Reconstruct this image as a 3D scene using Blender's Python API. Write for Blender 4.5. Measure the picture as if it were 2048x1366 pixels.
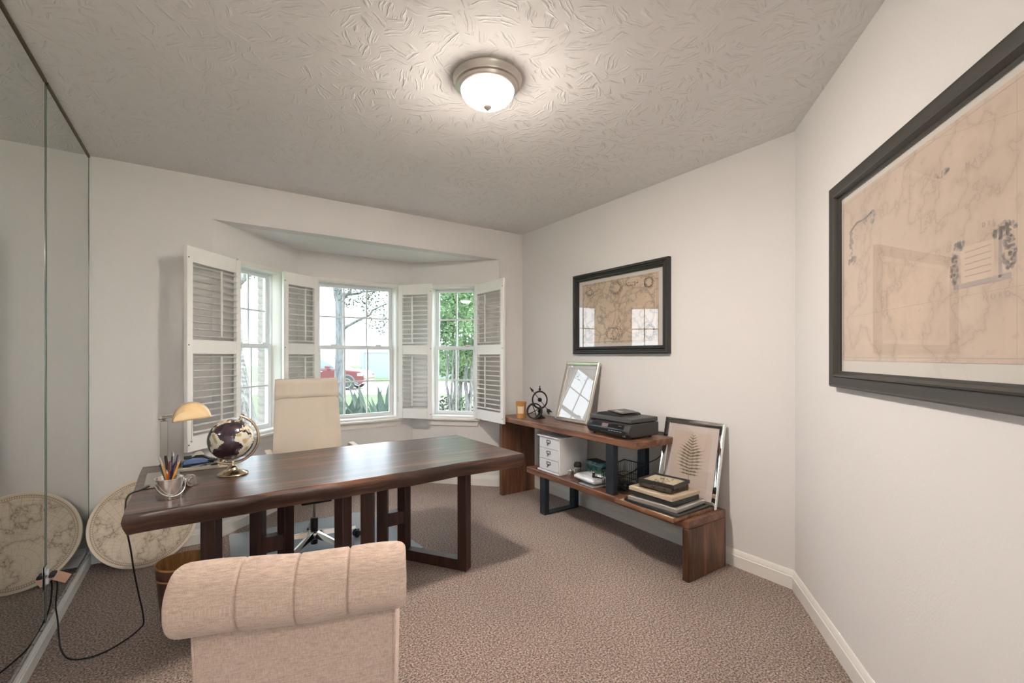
import bpy, bmesh, math, random
from mathutils import Vector, Matrix, Euler
rnd = random.Random(11)
for o in list(bpy.data.objects):
    bpy.data.objects.remove(o)
SC = bpy.context.scene
COL = SC.collection
R = math.radians
PI = math.pi

# ------------------------------------------------------------------ camera
CAM_H = 1.396
TH = math.atan((1024 - 408) / 910.0)          # heading, clockwise from +Y
cam_d = bpy.data.cameras.new('camera')
cam_d.sensor_width = 36.0
cam_d.lens = 36.0 * 910 / 2048
cam_d.shift_y = 29 / 2048
cam_d.clip_start = 0.02
cam_d.clip_end = 300
cam = bpy.data.objects.new('camera', cam_d)
COL.objects.link(cam)
cam.location = (0, 0, CAM_H)
cam.rotation_euler = (R(90), 0, -TH)
SC.camera = cam

# ------------------------------------------------------------------ world, sun, exposure
w = bpy.data.worlds.new('sky')
SC.world = w
w.use_nodes = True
bg = w.node_tree.nodes['Background']
bg.inputs[0].default_value = (0.80, 0.90, 1.0, 1)
bg.inputs[1].default_value = 2.3
sun_d = bpy.data.lights.new('sun', 'SUN')
sun_d.energy = 1.6
sun_d.angle = R(1.5)
sun_d.color = (1.0, 0.95, 0.86)
sun = bpy.data.objects.new('sun', sun_d)
COL.objects.link(sun)
sun.rotation_euler = (R(42), 0, R(55))
SC.view_settings.view_transform = 'Standard'
SC.view_settings.look = 'None'
SC.view_settings.gamma = 1.0
SC.view_settings.use_curve_mapping = False
SC.view_settings.exposure = 1.5
LAMP_EMIT = 330.0

# ------------------------------------------------------------------ helpers
def lin(c):
    return tuple(((x / 255) / 12.92 if x / 255 <= 0.04045 else ((x / 255 + 0.055) / 1.055) ** 2.4) for x in c)

class MB:
    def __init__(s):
        s.v = []; s.f = []
    def add(s, vs, fs, M=None):
        o = len(s.v)
        if M is not None:
            vs = [M @ Vector(p) for p in vs]
        s.v += [tuple(p) for p in vs]
        s.f += [tuple(i + o for i in f) for f in fs]
        return s
    def box(s, x0, x1, y0, y1, z0, z1, M=None):
        vs = [(x0, y0, z0), (x1, y0, z0), (x1, y1, z0), (x0, y1, z0), (x0, y0, z1), (x1, y0, z1), (x1, y1, z1), (x0, y1, z1)]
        return s.add(vs, [(0, 3, 2, 1), (4, 5, 6, 7), (0, 1, 5, 4), (1, 2, 6, 5), (2, 3, 7, 6), (3, 0, 4, 7)], M)
    def prism(s, poly, z0, z1, M=None):
        n = len(poly)
        vs = [(p[0], p[1], z0) for p in poly] + [(p[0], p[1], z1) for p in poly]
        fs = [tuple(range(n - 1, -1, -1)), tuple(range(n, 2 * n))]
        fs += [(i, (i + 1) % n, n + (i + 1) % n, n + i) for i in range(n)]
        return s.add(vs, fs, M)
    def lathe(s, prof, seg=32, M=None, cap0=True, cap1=True):
        vs = []; fs = []; n = len(prof)
        for r, z in prof:
            for k in range(seg):
                a = 2 * PI * k / seg
                vs.append((r * math.cos(a), r * math.sin(a), z))
        for i in range(n - 1):
            for k in range(seg):
                k2 = (k + 1) % seg
                fs.append((i * seg + k, i * seg + k2, (i + 1) * seg + k2, (i + 1) * seg + k))
        if cap0: fs.append(tuple(range(seg - 1, -1, -1)))
        if cap1: fs.append(tuple((n - 1) * seg + k for k in range(seg)))
        return s.add(vs, fs, M)
    def tube(s, pts, r, seg=8, closed=False, M=None, flat=1.0):
        pts = [Vector(p) for p in pts]; n = len(pts); vs = []; fs = []
        rr = r if isinstance(r, (list, tuple)) else [r] * n
        up = None
        for i, p in enumerate(pts):
            if closed: t = pts[(i + 1) % n] - pts[i - 1]
            else: t = pts[min(i + 1, n - 1)] - pts[max(i - 1, 0)]
            if t.length < 1e-9: t = Vector((0, 0, 1))
            t.normalize()
            if up is None:
                up = Vector((0, 0, 1)) if abs(t.z) < 0.9 else Vector((1, 0, 0))
            a = t.cross(up)
            if a.length < 1e-6: a = t.cross(Vector((0, 1, 0)))
            a.normalize(); b = a.cross(t).normalized(); up = b
            for k in range(seg):
                an = 2 * PI * k / seg
                vs.append(p + a * (rr[i] * math.cos(an)) + b * (rr[i] * flat * math.sin(an)))
        m = n if closed else n - 1
        for i in range(m):
            j = (i + 1) % n
            for k in range(seg):
                k2 = (k + 1) % seg
                fs.append((i * seg + k, i * seg + k2, j * seg + k2, j * seg + k))
        if not closed:
            fs.append(tuple(range(seg - 1, -1, -1)))
            fs.append(tuple((n - 1) * seg + k for k in range(seg)))
        return s.add(vs, fs, M)
    def sphere(s, c, r, seg=24, rings=14, sc=(1, 1, 1), M=None):
        prof = [(max(1e-4, r * math.sin(PI * i / rings)), -r * math.cos(PI * i / rings)) for i in range(rings + 1)]
        T = Matrix.Translation(c) @ Matrix.Diagonal((*sc, 1))
        return s.lathe(prof, seg, (M @ T) if M is not None else T)
    def rectsweep(s, wd, ht, prof, M=None):
        # mitred moulding round a rectangle in local XZ; prof = closed list of (inset, y)
        vs = []; fs = []; n = len(prof)
        for sx, sz in ((-1, -1), (1, -1), (1, 1), (-1, 1)):
            for ins, y in prof:
                vs.append((sx * (wd / 2 - ins), y, sz * (ht / 2 - ins)))
        for c in range(4):
            d = (c + 1) % 4
            for i in range(n):
                j = (i + 1) % n
                fs.append((c * n + i, d * n + i, d * n + j, c * n + j))
        return s.add(vs, fs, M)
    def sweep2d(s, path, prof):
        # path: xy polyline, prof: closed list of (offset to the left of travel, z)
        n = len(path); m = len(prof); vs = []; fs = []
        for i, p in enumerate(path):
            p = Vector(p)
            d1 = (Vector(path[i]) - Vector(path[i - 1])).normalized() if i > 0 else None
            d2 = (Vector(path[i + 1]) - Vector(path[i])).normalized() if i < n - 1 else None
            if d1 is None: d1 = d2
            if d2 is None: d2 = d1
            n1 = Vector((-d1.y, d1.x)); n2 = Vector((-d2.y, d2.x))
            nn = (n1 + n2).normalized(); k = 1 / max(0.3, nn.dot(n1))
            for o, z in prof:
                q = p + nn * (o * k)
                vs.append((q.x, q.y, z))
        for i in range(n - 1):
            for j in range(m):
                j2 = (j + 1) % m
                fs.append((i * m + j, (i + 1) * m + j, (i + 1) * m + j2, i * m + j2))
        fs.append(tuple(range(m))); fs.append(tuple((n - 1) * m + j for j in range(m - 1, -1, -1)))
        return s.add(vs, fs)
    def mesh(s, name):
        me = bpy.data.meshes.new(name)
        me.from_pydata(s.v, [], s.f)
        bm = bmesh.new(); bm.from_mesh(me)
        bmesh.ops.recalc_face_normals(bm, faces=bm.faces)
        bm.to_mesh(me); bm.free()
        return me
    def build(s, name, mat, parent=None, smooth=0, bevel=0, seg=2, loc=None, sub=0):
        me = s.mesh(name)
        return mkobj(name, me, mat, parent, smooth, bevel, seg, loc, sub)

def mkobj(name, me, mat, parent=None, smooth=0, bevel=0, seg=2, loc=None, sub=0):
    if isinstance(mat, (list, tuple)):
        for m in mat: me.materials.append(m)
    elif mat is not None:
        me.materials.append(mat)
    if smooth:
        me.shade_smooth()
        if smooth < 180: me.set_sharp_from_angle(angle=R(smooth))
    o = bpy.data.objects.new(name, me)
    COL.objects.link(o)
    if parent is not None: o.parent = parent
    if loc is not None: o.location = loc
    if bevel:
        b = o.modifiers.new('bevel', 'BEVEL'); b.width = bevel; b.segments = seg
        b.limit_method = 'ANGLE'; b.angle_limit = R(40)
        if not smooth:
            me.shade_smooth(); me.set_sharp_from_angle(angle=R(60))
    if sub:
        m = o.modifiers.new('sub', 'SUBSURF'); m.levels = sub; m.render_levels = sub
    return o

def tag(o, label=None, cat=None, group=None, kind=None):
    if label: o['label'] = label
    if cat: o['category'] = cat
    if group: o['group'] = group
    if kind: o['kind'] = kind
    return o

def thing(name, label, cat, loc=(0, 0, 0), rz=0.0, group=None, rot=None):
    o = bpy.data.objects.new(name, None)
    COL.objects.link(o); o.empty_display_size = 0.05
    o.location = loc
    o.rotation_euler = rot if rot else (0, 0, rz)
    return tag(o, label, cat, group)

def struct(o):
    o['kind'] = 'structure'; return o

def inst(name, me, parent, loc=(0, 0, 0), rot=(0, 0, 0), scale=None):
    o = bpy.data.objects.new(name, me); COL.objects.link(o)
    o.parent = parent; o.location = loc; o.rotation_euler = rot
    if scale: o.scale = scale
    return o

# ------------------------------------------------------------------ materials
MATS = {}
def new_mat(name):
    m = bpy.data.materials.new(name); m.use_nodes = True
    nt = m.node_tree
    return m, nt, nt.nodes['Principled BSDF']

def pm(name, c, rough=0.5, metal=0.0, spec=0.5, coat=0.0, emit=None, es=0, trans=0, ior=1.45, alpha=1, raw=False, sheen=0):
    if name in MATS: return MATS[name]
    m, nt, b = new_mat(name)
    cc = c if raw else lin(c)
    b.inputs['Base Color'].default_value = (*cc, 1)
    b.inputs['Roughness'].default_value = rough
    b.inputs['Metallic'].default_value = metal
    b.inputs['Specular IOR Level'].default_value = spec
    b.inputs['Coat Weight'].default_value = coat
    b.inputs['Coat Roughness'].default_value = 0.08
    b.inputs['Transmission Weight'].default_value = trans
    b.inputs['IOR'].default_value = ior
    b.inputs['Alpha'].default_value = alpha
    b.inputs['Sheen Weight'].default_value = sheen
    if emit:
        b.inputs['Emission Color'].default_value = (*emit, 1)
        b.inputs['Emission Strength'].default_value = es
    # slight procedural variation so no surface is dead flat
    n = nt.nodes.new('ShaderNodeTexNoise'); n.inputs['Scale'].default_value = 35; n.inputs['Detail'].default_value = 3
    tc = nt.nodes.new('ShaderNodeTexCoord'); nt.links.new(tc.outputs['Object'], n.inputs['Vector'])
    mr = nt.nodes.new('ShaderNodeMapRange'); mr.inputs[3].default_value = max(0, rough - 0.04); mr.inputs[4].default_value = min(1, rough + 0.04)
    nt.links.new(n.outputs['Fac'], mr.inputs[0]); nt.links.new(mr.outputs[0], b.inputs['Roughness'])
    MATS[name] = m
    return m

def ramp(nt, stops, interp='LINEAR'):
    r = nt.nodes.new('ShaderNodeValToRGB'); e = r.color_ramp
    e.interpolation = interp
    while len(e.elements) < len(stops): e.elements.new(0.5)
    for el, (p, c) in zip(e.elements, stops):
        el.position = p; el.color = (*c, 1)
    return r

def coords(nt, scale=(1, 1, 1), kind='Object', rot=(0, 0, 0)):
    tc = nt.nodes.new('ShaderNodeTexCoord'); mp = nt.nodes.new('ShaderNodeMapping')
    mp.inputs['Scale'].default_value = scale; mp.inputs['Rotation'].default_value = rot
    nt.links.new(tc.outputs[kind], mp.inputs['Vector'])
    return mp.outputs['Vector']

def noise(nt, vec, scale, detail=3, rough=0.5, dist=0):
    n = nt.nodes.new('ShaderNodeTexNoise')
    n.inputs['Scale'].default_value = scale; n.inputs['Detail'].default_value = detail
    n.inputs['Roughness'].default_value = rough; n.inputs['Distortion'].default_value = dist
    nt.links.new(vec, n.inputs['Vector'])
    return n

def math_n(nt, op, a, b=None, c=None):
    n = nt.nodes.new('ShaderNodeMath'); n.operation = op
    for i, x in enumerate((a, b, c)):
        if x is None: continue
        if isinstance(x, (int, float)): n.inputs[i].default_value = x
        else: nt.links.new(x, n.inputs[i])
    return n.outputs[0]

def mixc(nt, fac, a, b, mode='MIX'):
    n = nt.nodes.new('ShaderNodeMix'); n.data_type = 'RGBA'; n.blend_type = mode
    for inp, x in ((n.inputs['Factor'], fac), (n.inputs['A'], a), (n.inputs['B'], b)):
        if isinstance(x, (int, float)): inp.default_value = x
        elif isinstance(x, tuple): inp.default_value = (*x, 1)
        else: nt.links.new(x, inp)
    return n.outputs['Result']

def bump(nt, b, height, strength=0.3, dist=0.002):
    n = nt.nodes.new('ShaderNodeBump'); n.inputs['Strength'].default_value = strength
    n.inputs['Distance'].default_value = dist
    nt.links.new(height, n.inputs['Height']); nt.links.new(n.outputs[0], b.inputs['Normal'])

def wall_mat():
    m, nt, b = new_mat('wall_paint')
    b.inputs['Base Color'].default_value = (*lin((229, 226, 225)), 1)
    b.inputs['Roughness'].default_value = 0.75
    b.inputs['Specular IOR Level'].default_value = 0.25
    v = coords(nt)
    n = noise(nt, v, 110, 3, 0.5)
    bump(nt, b, n.outputs['Fac'], 0.25, 0.002)
    return m

def ceiling_mat():
    # slap-brush texture: voronoi cells, each with ridges fanning in its own direction
    m, nt, b = new_mat('ceiling_texture')
    b.inputs['Base Color'].default_value = (*lin((238, 236, 235)), 1)
    b.inputs['Roughness'].default_value = 0.85
    b.inputs['Specular IOR Level'].default_value = 0.2
    v = coords(nt)
    dn = noise(nt, v, 7, 2)
    sub = nt.nodes.new('ShaderNodeVectorMath'); sub.operation = 'SCALE'; sub.inputs['Scale'].default_value = 0.07
    nt.links.new(dn.outputs['Color'], sub.inputs[0])
    ad = nt.nodes.new('ShaderNodeVectorMath'); ad.operation = 'ADD'
    nt.links.new(v, ad.inputs[0]); nt.links.new(sub.outputs[0], ad.inputs[1])
    vo = nt.nodes.new('ShaderNodeTexVoronoi'); vo.voronoi_dimensions = '2D'; vo.inputs['Scale'].default_value = 10.5
    nt.links.new(ad.outputs[0], vo.inputs['Vector'])
    df = nt.nodes.new('ShaderNodeVectorMath'); df.operation = 'SUBTRACT'
    nt.links.new(ad.outputs[0], df.inputs[0]); nt.links.new(vo.outputs['Position'], df.inputs[1])
    ro = nt.nodes.new('ShaderNodeVectorRotate'); ro.rotation_type = 'Z_AXIS'
    sx = nt.nodes.new('ShaderNodeSeparateColor'); nt.links.new(vo.outputs['Color'], sx.inputs[0])
    nt.links.new(math_n(nt, 'MULTIPLY', sx.outputs[0], 6.283), ro.inputs['Angle'])
    nt.links.new(df.outputs[0], ro.inputs['Vector'])
    st = nt.nodes.new('ShaderNodeMapping'); st.inputs['Scale'].default_value = (11, 85, 1)
    nt.links.new(ro.outputs[0], st.inputs['Vector'])
    rg = noise(nt, st.outputs[0], 1.0, 2, 0.5, 0.3)
    rr = ramp(nt, [(0.5, (0, 0, 0)), (0.66, (1, 1, 1))]); nt.links.new(rg.outputs['Fac'], rr.inputs[0])
    fall = nt.nodes.new('ShaderNodeMapRange'); fall.inputs[1].default_value = 0.15; fall.inputs[2].default_value = 0.62
    fall.inputs[3].default_value = 1; fall.inputs[4].default_value = 0
    nt.links.new(vo.outputs['Distance'], fall.inputs[0])
    hgt = math_n(nt, 'MULTIPLY', rr.outputs[0], fall.outputs[0])
    bump(nt, b, hgt, 0.95, 0.007)
    return m

def carpet_mat():
    m, nt, b = new_mat('carpet_pile')
    v = coords(nt)
    a = noise(nt, v, 112, 4, 0.75); c = noise(nt, v, 330, 2, 0.5); d = noise(nt, v, 1.6, 2)
    r = ramp(nt, [(0.41, lin((70, 54, 48))), (0.474, lin((138, 115, 105))), (0.526, lin((178, 154, 142))), (0.59, lin((226, 208, 196)))])
    mx = math_n(nt, 'ADD', math_n(nt, 'MULTIPLY', a.outputs['Fac'], 0.8), math_n(nt, 'MULTIPLY', c.outputs['Fac'], 0.2))
    nt.links.new(mx, r.inputs[0])
    r2 = ramp(nt, [(0.35, (0.88, 0.88, 0.88)), (0.65, (1, 1, 1))]); nt.links.new(d.outputs['Fac'], r2.inputs[0])
    nt.links.new(mixc(nt, 1.0, r.outputs[0], r2.outputs[0], 'MULTIPLY'), b.inputs['Base Color'])
    b.inputs['Roughness'].default_value = 1.0
    b.inputs['Specular IOR Level'].default_value = 0.05
    b.inputs['Sheen Weight'].default_value = 0.25
    bump(nt, b, mx, 1.0, 0.012)
    return m

def wood(name, cols, axis=0, scale=1.0, rough=0.4, coat=0.0, grain=1.0, spec=0.4):
    m, nt, b = new_mat(name)
    sc = [9.0, 9.0, 9.0]; sc[axis] = 0.9
    v = coords(nt, tuple(x * scale for x in sc))
    n1 = noise(nt, v, 1.6, 4, 0.55, 0.6)
    sc2 = [95.0, 95.0, 95.0]; sc2[axis] = 3.0
    v2 = coords(nt, tuple(x * scale for x in sc2))
    n2 = noise(nt, v2, 1.0, 2)
    mx = math_n(nt, 'ADD', math_n(nt, 'MULTIPLY', n1.outputs['Fac'], 0.78), math_n(nt, 'MULTIPLY', n2.outputs['Fac'], 0.22 * grain))
    r = ramp(nt, [(0.34, lin(cols[0])), (0.5, lin(cols[1])), (0.64, lin(cols[2]))])
    nt.links.new(mx, r.inputs[0]); nt.links.new(r.outputs[0], b.inputs['Base Color'])
    b.inputs['Roughness'].default_value = rough
    b.inputs['Specular IOR Level'].default_value = spec
    b.inputs['Coat Weight'].default_value = coat; b.inputs['Coat Roughness'].default_value = 0.22
    bump(nt, b, n2.outputs['Fac'], 0.12, 0.001)
    return m

def fabric(name, c1, c2, scale=700):
    m, nt, b = new_mat(name)
    v1 = coords(nt, (scale, scale, 40)); v2 = coords(nt, (40, 40, scale))
    n1 = noise(nt, v1, 1, 2); n2 = noise(nt, v2, 1, 2)
    mx = math_n(nt, 'MULTIPLY', math_n(nt, 'ADD', n1.outputs['Fac'], n2.outputs['Fac']), 0.5)
    r = ramp(nt, [(0.38, lin(c1)), (0.6, lin(c2))]); nt.links.new(mx, r.inputs[0])
    nt.links.new(r.outputs[0], b.inputs['Base Color'])
    b.inputs['Roughness'].default_value = 0.95; b.inputs['Specular IOR Level'].default_value = 0.1
    b.inputs['Sheen Weight'].default_value = 0.2
    bump(nt, b, mx, 0.35, 0.0012)
    return m

def glass_thin(name, tint=(1, 1, 1), ior=1.5, rough=0.0):
    m = bpy.data.materials.new(name); m.use_nodes = True
    nt = m.node_tree; nt.nodes.remove(nt.nodes['Principled BSDF'])
    out = nt.nodes['Material Output']
    tr = nt.nodes.new('ShaderNodeBsdfTransparent'); tr.inputs[0].default_value = (*tint, 1)
    gl = nt.nodes.new('ShaderNodeBsdfGlossy'); gl.inputs['Roughness'].default_value = rough
    ge = nt.nodes.new('ShaderNodeNewGeometry')
    dt = nt.nodes.new('ShaderNodeVectorMath'); dt.operation = 'DOT_PRODUCT'
    nt.links.new(ge.outputs['Incoming'], dt.inputs[0]); nt.links.new(ge.outputs['Normal'], dt.inputs[1])
    f0 = ((ior - 1) / (ior + 1)) ** 2 * 2
    sch = math_n(nt, 'ADD', f0, math_n(nt, 'MULTIPLY', 1 - f0, math_n(nt, 'POWER', math_n(nt, 'SUBTRACT', 1.0, math_n(nt, 'ABSOLUTE', dt.outputs['Value'])), 5.0)))
    mx = nt.nodes.new('ShaderNodeMixShader')
    nt.links.new(sch, mx.inputs[0]); nt.links.new(tr.outputs[0], mx.inputs[1]); nt.links.new(gl.outputs[0], mx.inputs[2])
    nt.links.new(mx.outputs[0], out.inputs[0])
    return m

def map_mat(name, paper, ink, style='rect', sc=1.0):
    # old engraved map: coast lines are iso-lines of noise, plus graticule
    m, nt, b = new_mat(name)
    v = coords(nt)
    sep = nt.nodes.new('ShaderNodeSeparateXYZ'); nt.links.new(v, sep.inputs[0])
    X, Z = sep.outputs[0], sep.outputs[2]
    n1 = noise(nt, v, 5.5 * sc, 6, 0.55); n2 = noise(nt, v, 30 * sc, 3)
    def iso(val, lvl, wd):
        d = math_n(nt, 'ABSOLUTE', math_n(nt, 'SUBTRACT', val, lvl))
        return math_n(nt, 'SUBTRACT', 1.0, math_n(nt, 'MINIMUM', math_n(nt, 'DIVIDE', d, wd), 1.0))
    coast = iso(n1.outputs['Fac'], 0.5, 0.012)
    shade = math_n(nt, 'MULTIPLY', iso(n1.outputs['Fac'], 0.5, 0.06), 0.35)
    speck = ramp(nt, [(0.62, (0, 0, 0)), (0.72, (1, 1, 1))]); nt.links.new(n2.outputs['Fac'], speck.inputs[0])
    ms = math_n(nt, 'MULTIPLY', speck.outputs[0], 0.35)
    tot = math_n(nt, 'MAXIMUM', math_n(nt, 'MAXIMUM', math_n(nt, 'MULTIPLY', coast, 0.85), shade), ms)
    def ring(cx, cz, rad, wd):
        dx = math_n(nt, 'SUBTRACT', X, cx); dz = math_n(nt, 'SUBTRACT', Z, cz)
        d = math_n(nt, 'SQRT', math_n(nt, 'ADD', math_n(nt, 'MULTIPLY', dx, dx), math_n(nt, 'MULTIPLY', dz, dz)))
        return d, math_n(nt, 'LESS_THAN', math_n(nt, 'ABSOLUTE', math_n(nt, 'SUBTRACT', d, rad)), wd)
    if style == 'disc':
        d0, _ = ring(0, -0.16, 0.1, 0.001)
        g1 = math_n(nt, 'LESS_THAN', math_n(nt, 'PINGPONG', d0, 0.02), 0.0011)
        ang = math_n(nt, 'ARCTAN2', X, math_n(nt, 'ADD', Z, 0.16))
        g2 = math_n(nt, 'LESS_THAN', math_n(nt, 'PINGPONG', ang, 0.0655), 0.005)
        grat = math_n(nt, 'MULTIPLY', math_n(nt, 'MAXIMUM', g1, g2), 0.33)
        d1, r1 = ring(0, 0, 0.276, 0.0016); _, r2 = ring(0, 0, 0.262, 0.0012); _, r3 = ring(0, 0, 0.287, 0.001)
        rr = math_n(nt, 'MULTIPLY', math_n(nt, 'MAXIMUM', math_n(nt, 'MAXIMUM', r1, r2), r3), 0.75)
        ang2 = math_n(nt, 'ARCTAN2', X, Z)
        ticks = math_n(nt, 'MULTIPLY', math_n(nt, 'LESS_THAN', math_n(nt, 'PINGPONG', ang2, 0.02), 0.008),
                       math_n(nt, 'MULTIPLY', math_n(nt, 'GREATER_THAN', d1, 0.264), math_n(nt, 'LESS_THAN', d1, 0.275)))
        inside = math_n(nt, 'LESS_THAN', d1, 0.262)
        tot = math_n(nt, 'MULTIPLY', math_n(nt, 'MAXIMUM', tot, grat), inside)
        tot = math_n(nt, 'MAXIMUM', tot, math_n(nt, 'MAXIMUM', rr, math_n(nt, 'MULTIPLY', ticks, 0.6)))
    elif style == 'hemis':
        a = None
        for cx in (-0.205, 0.205):
            d, r1 = ring(cx, -0.015, 0.19, 0.0018); _, r2 = ring(cx, -0.015, 0.181, 0.001)
            q = math_n(nt, 'MAXIMUM', r1, r2)
            a = q if a is None else math_n(nt, 'MAXIMUM', a, q)
        for cx, cz, rad in ((0, 0.19, 0.05), (0.34, 0.2, 0.04), (-0.34, 0.2, 0.035), (0, -0.19, 0.055), (0.35, -0.2, 0.05), (-0.35, -0.2, 0.045), (-0.2, -0.06, 0.03)):
            d, q = ring(cx, cz, rad, 0.002)
            near = math_n(nt, 'LESS_THAN', math_n(nt, 'ABSOLUTE', math_n(nt, 'SUBTRACT', d, rad)), 0.016)
            leafy = ramp(nt, [(0.5, (0, 0, 0)), (0.56, (1, 1, 1))]); ln = noise(nt, v, 85, 4); nt.links.new(ln.outputs['Fac'], leafy.inputs[0])
            q = math_n(nt, 'MAXIMUM', q, math_n(nt, 'MULTIPLY', near, math_n(nt, 'MULTIPLY', leafy.outputs[0], 0.85)))
            a = math_n(nt, 'MAXIMUM', a, q)
        tot = math_n(nt, 'MAXIMUM', tot, math_n(nt, 'MULTIPLY', a, 0.8))
    else:
        a = None
        for k, sl in ((-0.15, 0.0), (0.36, -0.25)):
            l = math_n(nt, 'LESS_THAN', math_n(nt, 'ABSOLUTE', math_n(nt, 'SUBTRACT', Z, math_n(nt, 'ADD', math_n(nt, 'MULTIPLY', X, sl), k))), 0.0009)
            a = l if a is None else math_n(nt, 'MAXIMUM', a, l)
        for k in (-0.63, 0.342):
            l = math_n(nt, 'LESS_THAN', math_n(nt, 'ABSOLUTE', math_n(nt, 'SUBTRACT', X, k)), 0.001)
            a = math_n(nt, 'MAXIMUM', a, l)
        tot = math_n(nt, 'MAXIMUM', tot, math_n(nt, 'MULTIPLY', a, 0.6))
    stain = noise(nt, v, 2.5, 3)
    pr = ramp(nt, [(0.3, lin(tuple(int(c * 0.93) for c in paper))), (0.7, lin(paper))]); nt.links.new(stain.outputs['Fac'], pr.inputs[0])
    nt.links.new(mixc(nt, tot, pr.outputs[0], lin(ink)), b.inputs['Base Color'])
    b.inputs['Roughness'].default_value = 0.8; b.inputs['Specular IOR Level'].default_value = 0.2
    return m

WALL = wall_mat(); CEIL = ceiling_mat(); CARPET = carpet_mat()
TRIM = pm('trim_white', (236, 233, 228), 0.45, spec=0.4)
SHUT = pm('shutter_white', (243, 241, 238), 0.5, spec=0.4)
VINYL = pm('window_vinyl', (232, 235, 237), 0.4)
PANE = glass_thin('window_glass', (0.97, 0.99, 0.98))
PICGLASS = glass_thin('picture_glass', (0.98, 0.98, 0.98), 1.62)
MIRROR = pm('mirror_silver', (0.80, 0.82, 0.81), 0.004, 1.0, raw=True)
b_ = MIRROR.node_tree.nodes['Principled BSDF']
for l_ in list(b_.inputs['Roughness'].links): MIRROR.node_tree.links.remove(l_)
b_.inputs['Roughness'].default_value = 0.0
MIRGREEN = pm('mirror_edge_green', (70, 96, 84), 0.15, spec=0.8)
BRONZE = pm('bronze_channel', (92, 78, 58), 0.4, 0.8)
CHROME = pm('chrome', (0.78, 0.79, 0.8), 0.09, 1.0, raw=True)
STEEL = pm('brushed_steel', (0.62, 0.62, 0.61), 0.28, 1.0, raw=True)
NICKEL = pm('antique_nickel', (0.60, 0.56, 0.50), 0.3, 1.0, raw=True)
BRASS = pm('aged_brass', (0.66, 0.55, 0.40), 0.22, 1.0, raw=True)
BLACKM = pm('black_metal', (38, 38, 40), 0.5, 0.3)
GUNM = pm('gunmetal_bar', (52, 60, 68), 0.45, 0.5)
BLACKP = pm('black_plastic', (34, 34, 36), 0.35)
DGREYP = pm('dark_grey_plastic', (70, 70, 71), 0.5)
CORD = pm('black_cord', (22, 22, 24), 0.6)
WHITEP = pm('white_board', (226, 226, 230), 0.55)
PAPER = pm('white_paper', (232, 230, 226), 0.8)
CREAM = pm('cream_leather', (206, 194, 180), 0.5, spec=0.35)
LINEN = fabric('beige_linen', (166, 144, 132), (196, 175, 162))
DESKW = wood('desk_walnut', ((34, 22, 18), (64, 43, 35), (112, 76, 58)), 0, 1.0, 0.32, 0.4)
DESKL = wood('desk_leg_wood', ((40, 24, 20), (58, 36, 30), (72, 46, 38)), 2, 1.0, 0.45, 0.1)
BENCHW = wood('bench_walnut', ((74, 48, 34), (112, 76, 56), (142, 102, 78)), 1, 1.0, 0.36, 0.25)
BENCHV = wood('bench_walnut_upright', ((66, 42, 28), (104, 70, 50), (132, 92, 68)), 2, 1.0, 0.42, 0.15)

# ------------------------------------------------------------------ room numbers
XL, XR, YW, HC = -0.645, 2.927, 4.116, 2.74
BLx, BRx, BD, BH = 0.05, 2.618, 0.70, 2.43        # bay opening, depth, soffit height
CORN = Vector((2.92, 1.302)); ADIR = Vector((2.13 - 2.92, 0.633 - 1.302)).normalized()
AEND = CORN + ADIR * 2.55
YB = -3.3
bay = [Vector((BLx, YW)), Vector((BLx + BD, YW + BD)), Vector((BRx - BD, YW + BD)), Vector((BRx, YW))]
TB = 0.16

# floor, ceiling
fl = MB().prism([(XL - .1, YB - .1), (XR + .1, YB - .1), (XR + .1, AEND.y), (AEND.x, AEND.y - .05), (CORN.x + .12, CORN.y - .05), (XR + .1, CORN.y), (XR + .1, YW + .02), (BRx + .1, YW + .02), (bay[2].x + .05, bay[2].y + .1), (bay[1].x - .05, bay[1].y + .1), (BLx - .1, YW + .02), (XL - .1, YW + .02)], -0.12, 0.0)
struct(fl.build('floor', CARPET))
struct(MB().prism([(XL - .12, YB - .12), (XR + .12, YB - .12), (XR + .12, YW + .12), (XL - .12, YW + .12)], HC, HC + 0.12).build('ceiling', CEIL))
struct(MB().prism([(BLx - .3, YW + .12), (BRx + .3, YW + .12), (bay[2].x + .25, bay[2].y + .45), (bay[1].x - .25, bay[1].y + .45)], BH, BH + 0.14).build('ceiling_bay', pm('bay_ceiling_paint', (240, 239, 238), 0.8)))
# walls
struct(MB().box(XL - .12, XL, YB - .12, YW + .12, 0, HC).build('wall_left', WALL))
ww = MB().box(XL, BLx, YW, YW + .12, 0, HC).box(BRx, XR, YW, YW + .12, 0, HC).box(BLx, BRx, YW, YW + .12, BH, HC)
struct(ww.build('wall_window', WALL))
struct(MB().box(XR, XR + .12, CORN.y, YW + .12, 0, HC).build('wall_right', WALL))
an = Vector((-ADIR.y, ADIR.x))
if an.dot(-CORN) > 0: an = -an
c2 = CORN - ADIR * 0.0
struct(MB().prism([tuple(c2), tuple(AEND), tuple(AEND + an * .12), tuple(CORN + an * .12 - ADIR * .1)], 0, HC).build('wall_angled', WALL))
# entrance hall behind the camera, daylight through its glazed front
struct(MB().box(AEND.x, XR, AEND.y - .12, AEND.y, 0, HC).build('wall_hall_side', WALL))
struct(MB().box(XR, XR + .12, YB - .12, AEND.y, 0, HC).build('wall_hall_right', WALL))
struct(MB().box(XL, .30, YB - .12, YB, 0, HC).box(2.10, XR, YB - .12, YB, 0, HC).box(.30, 2.10, YB - .12, YB, 2.30, HC).build('wall_rear', WALL))

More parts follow.
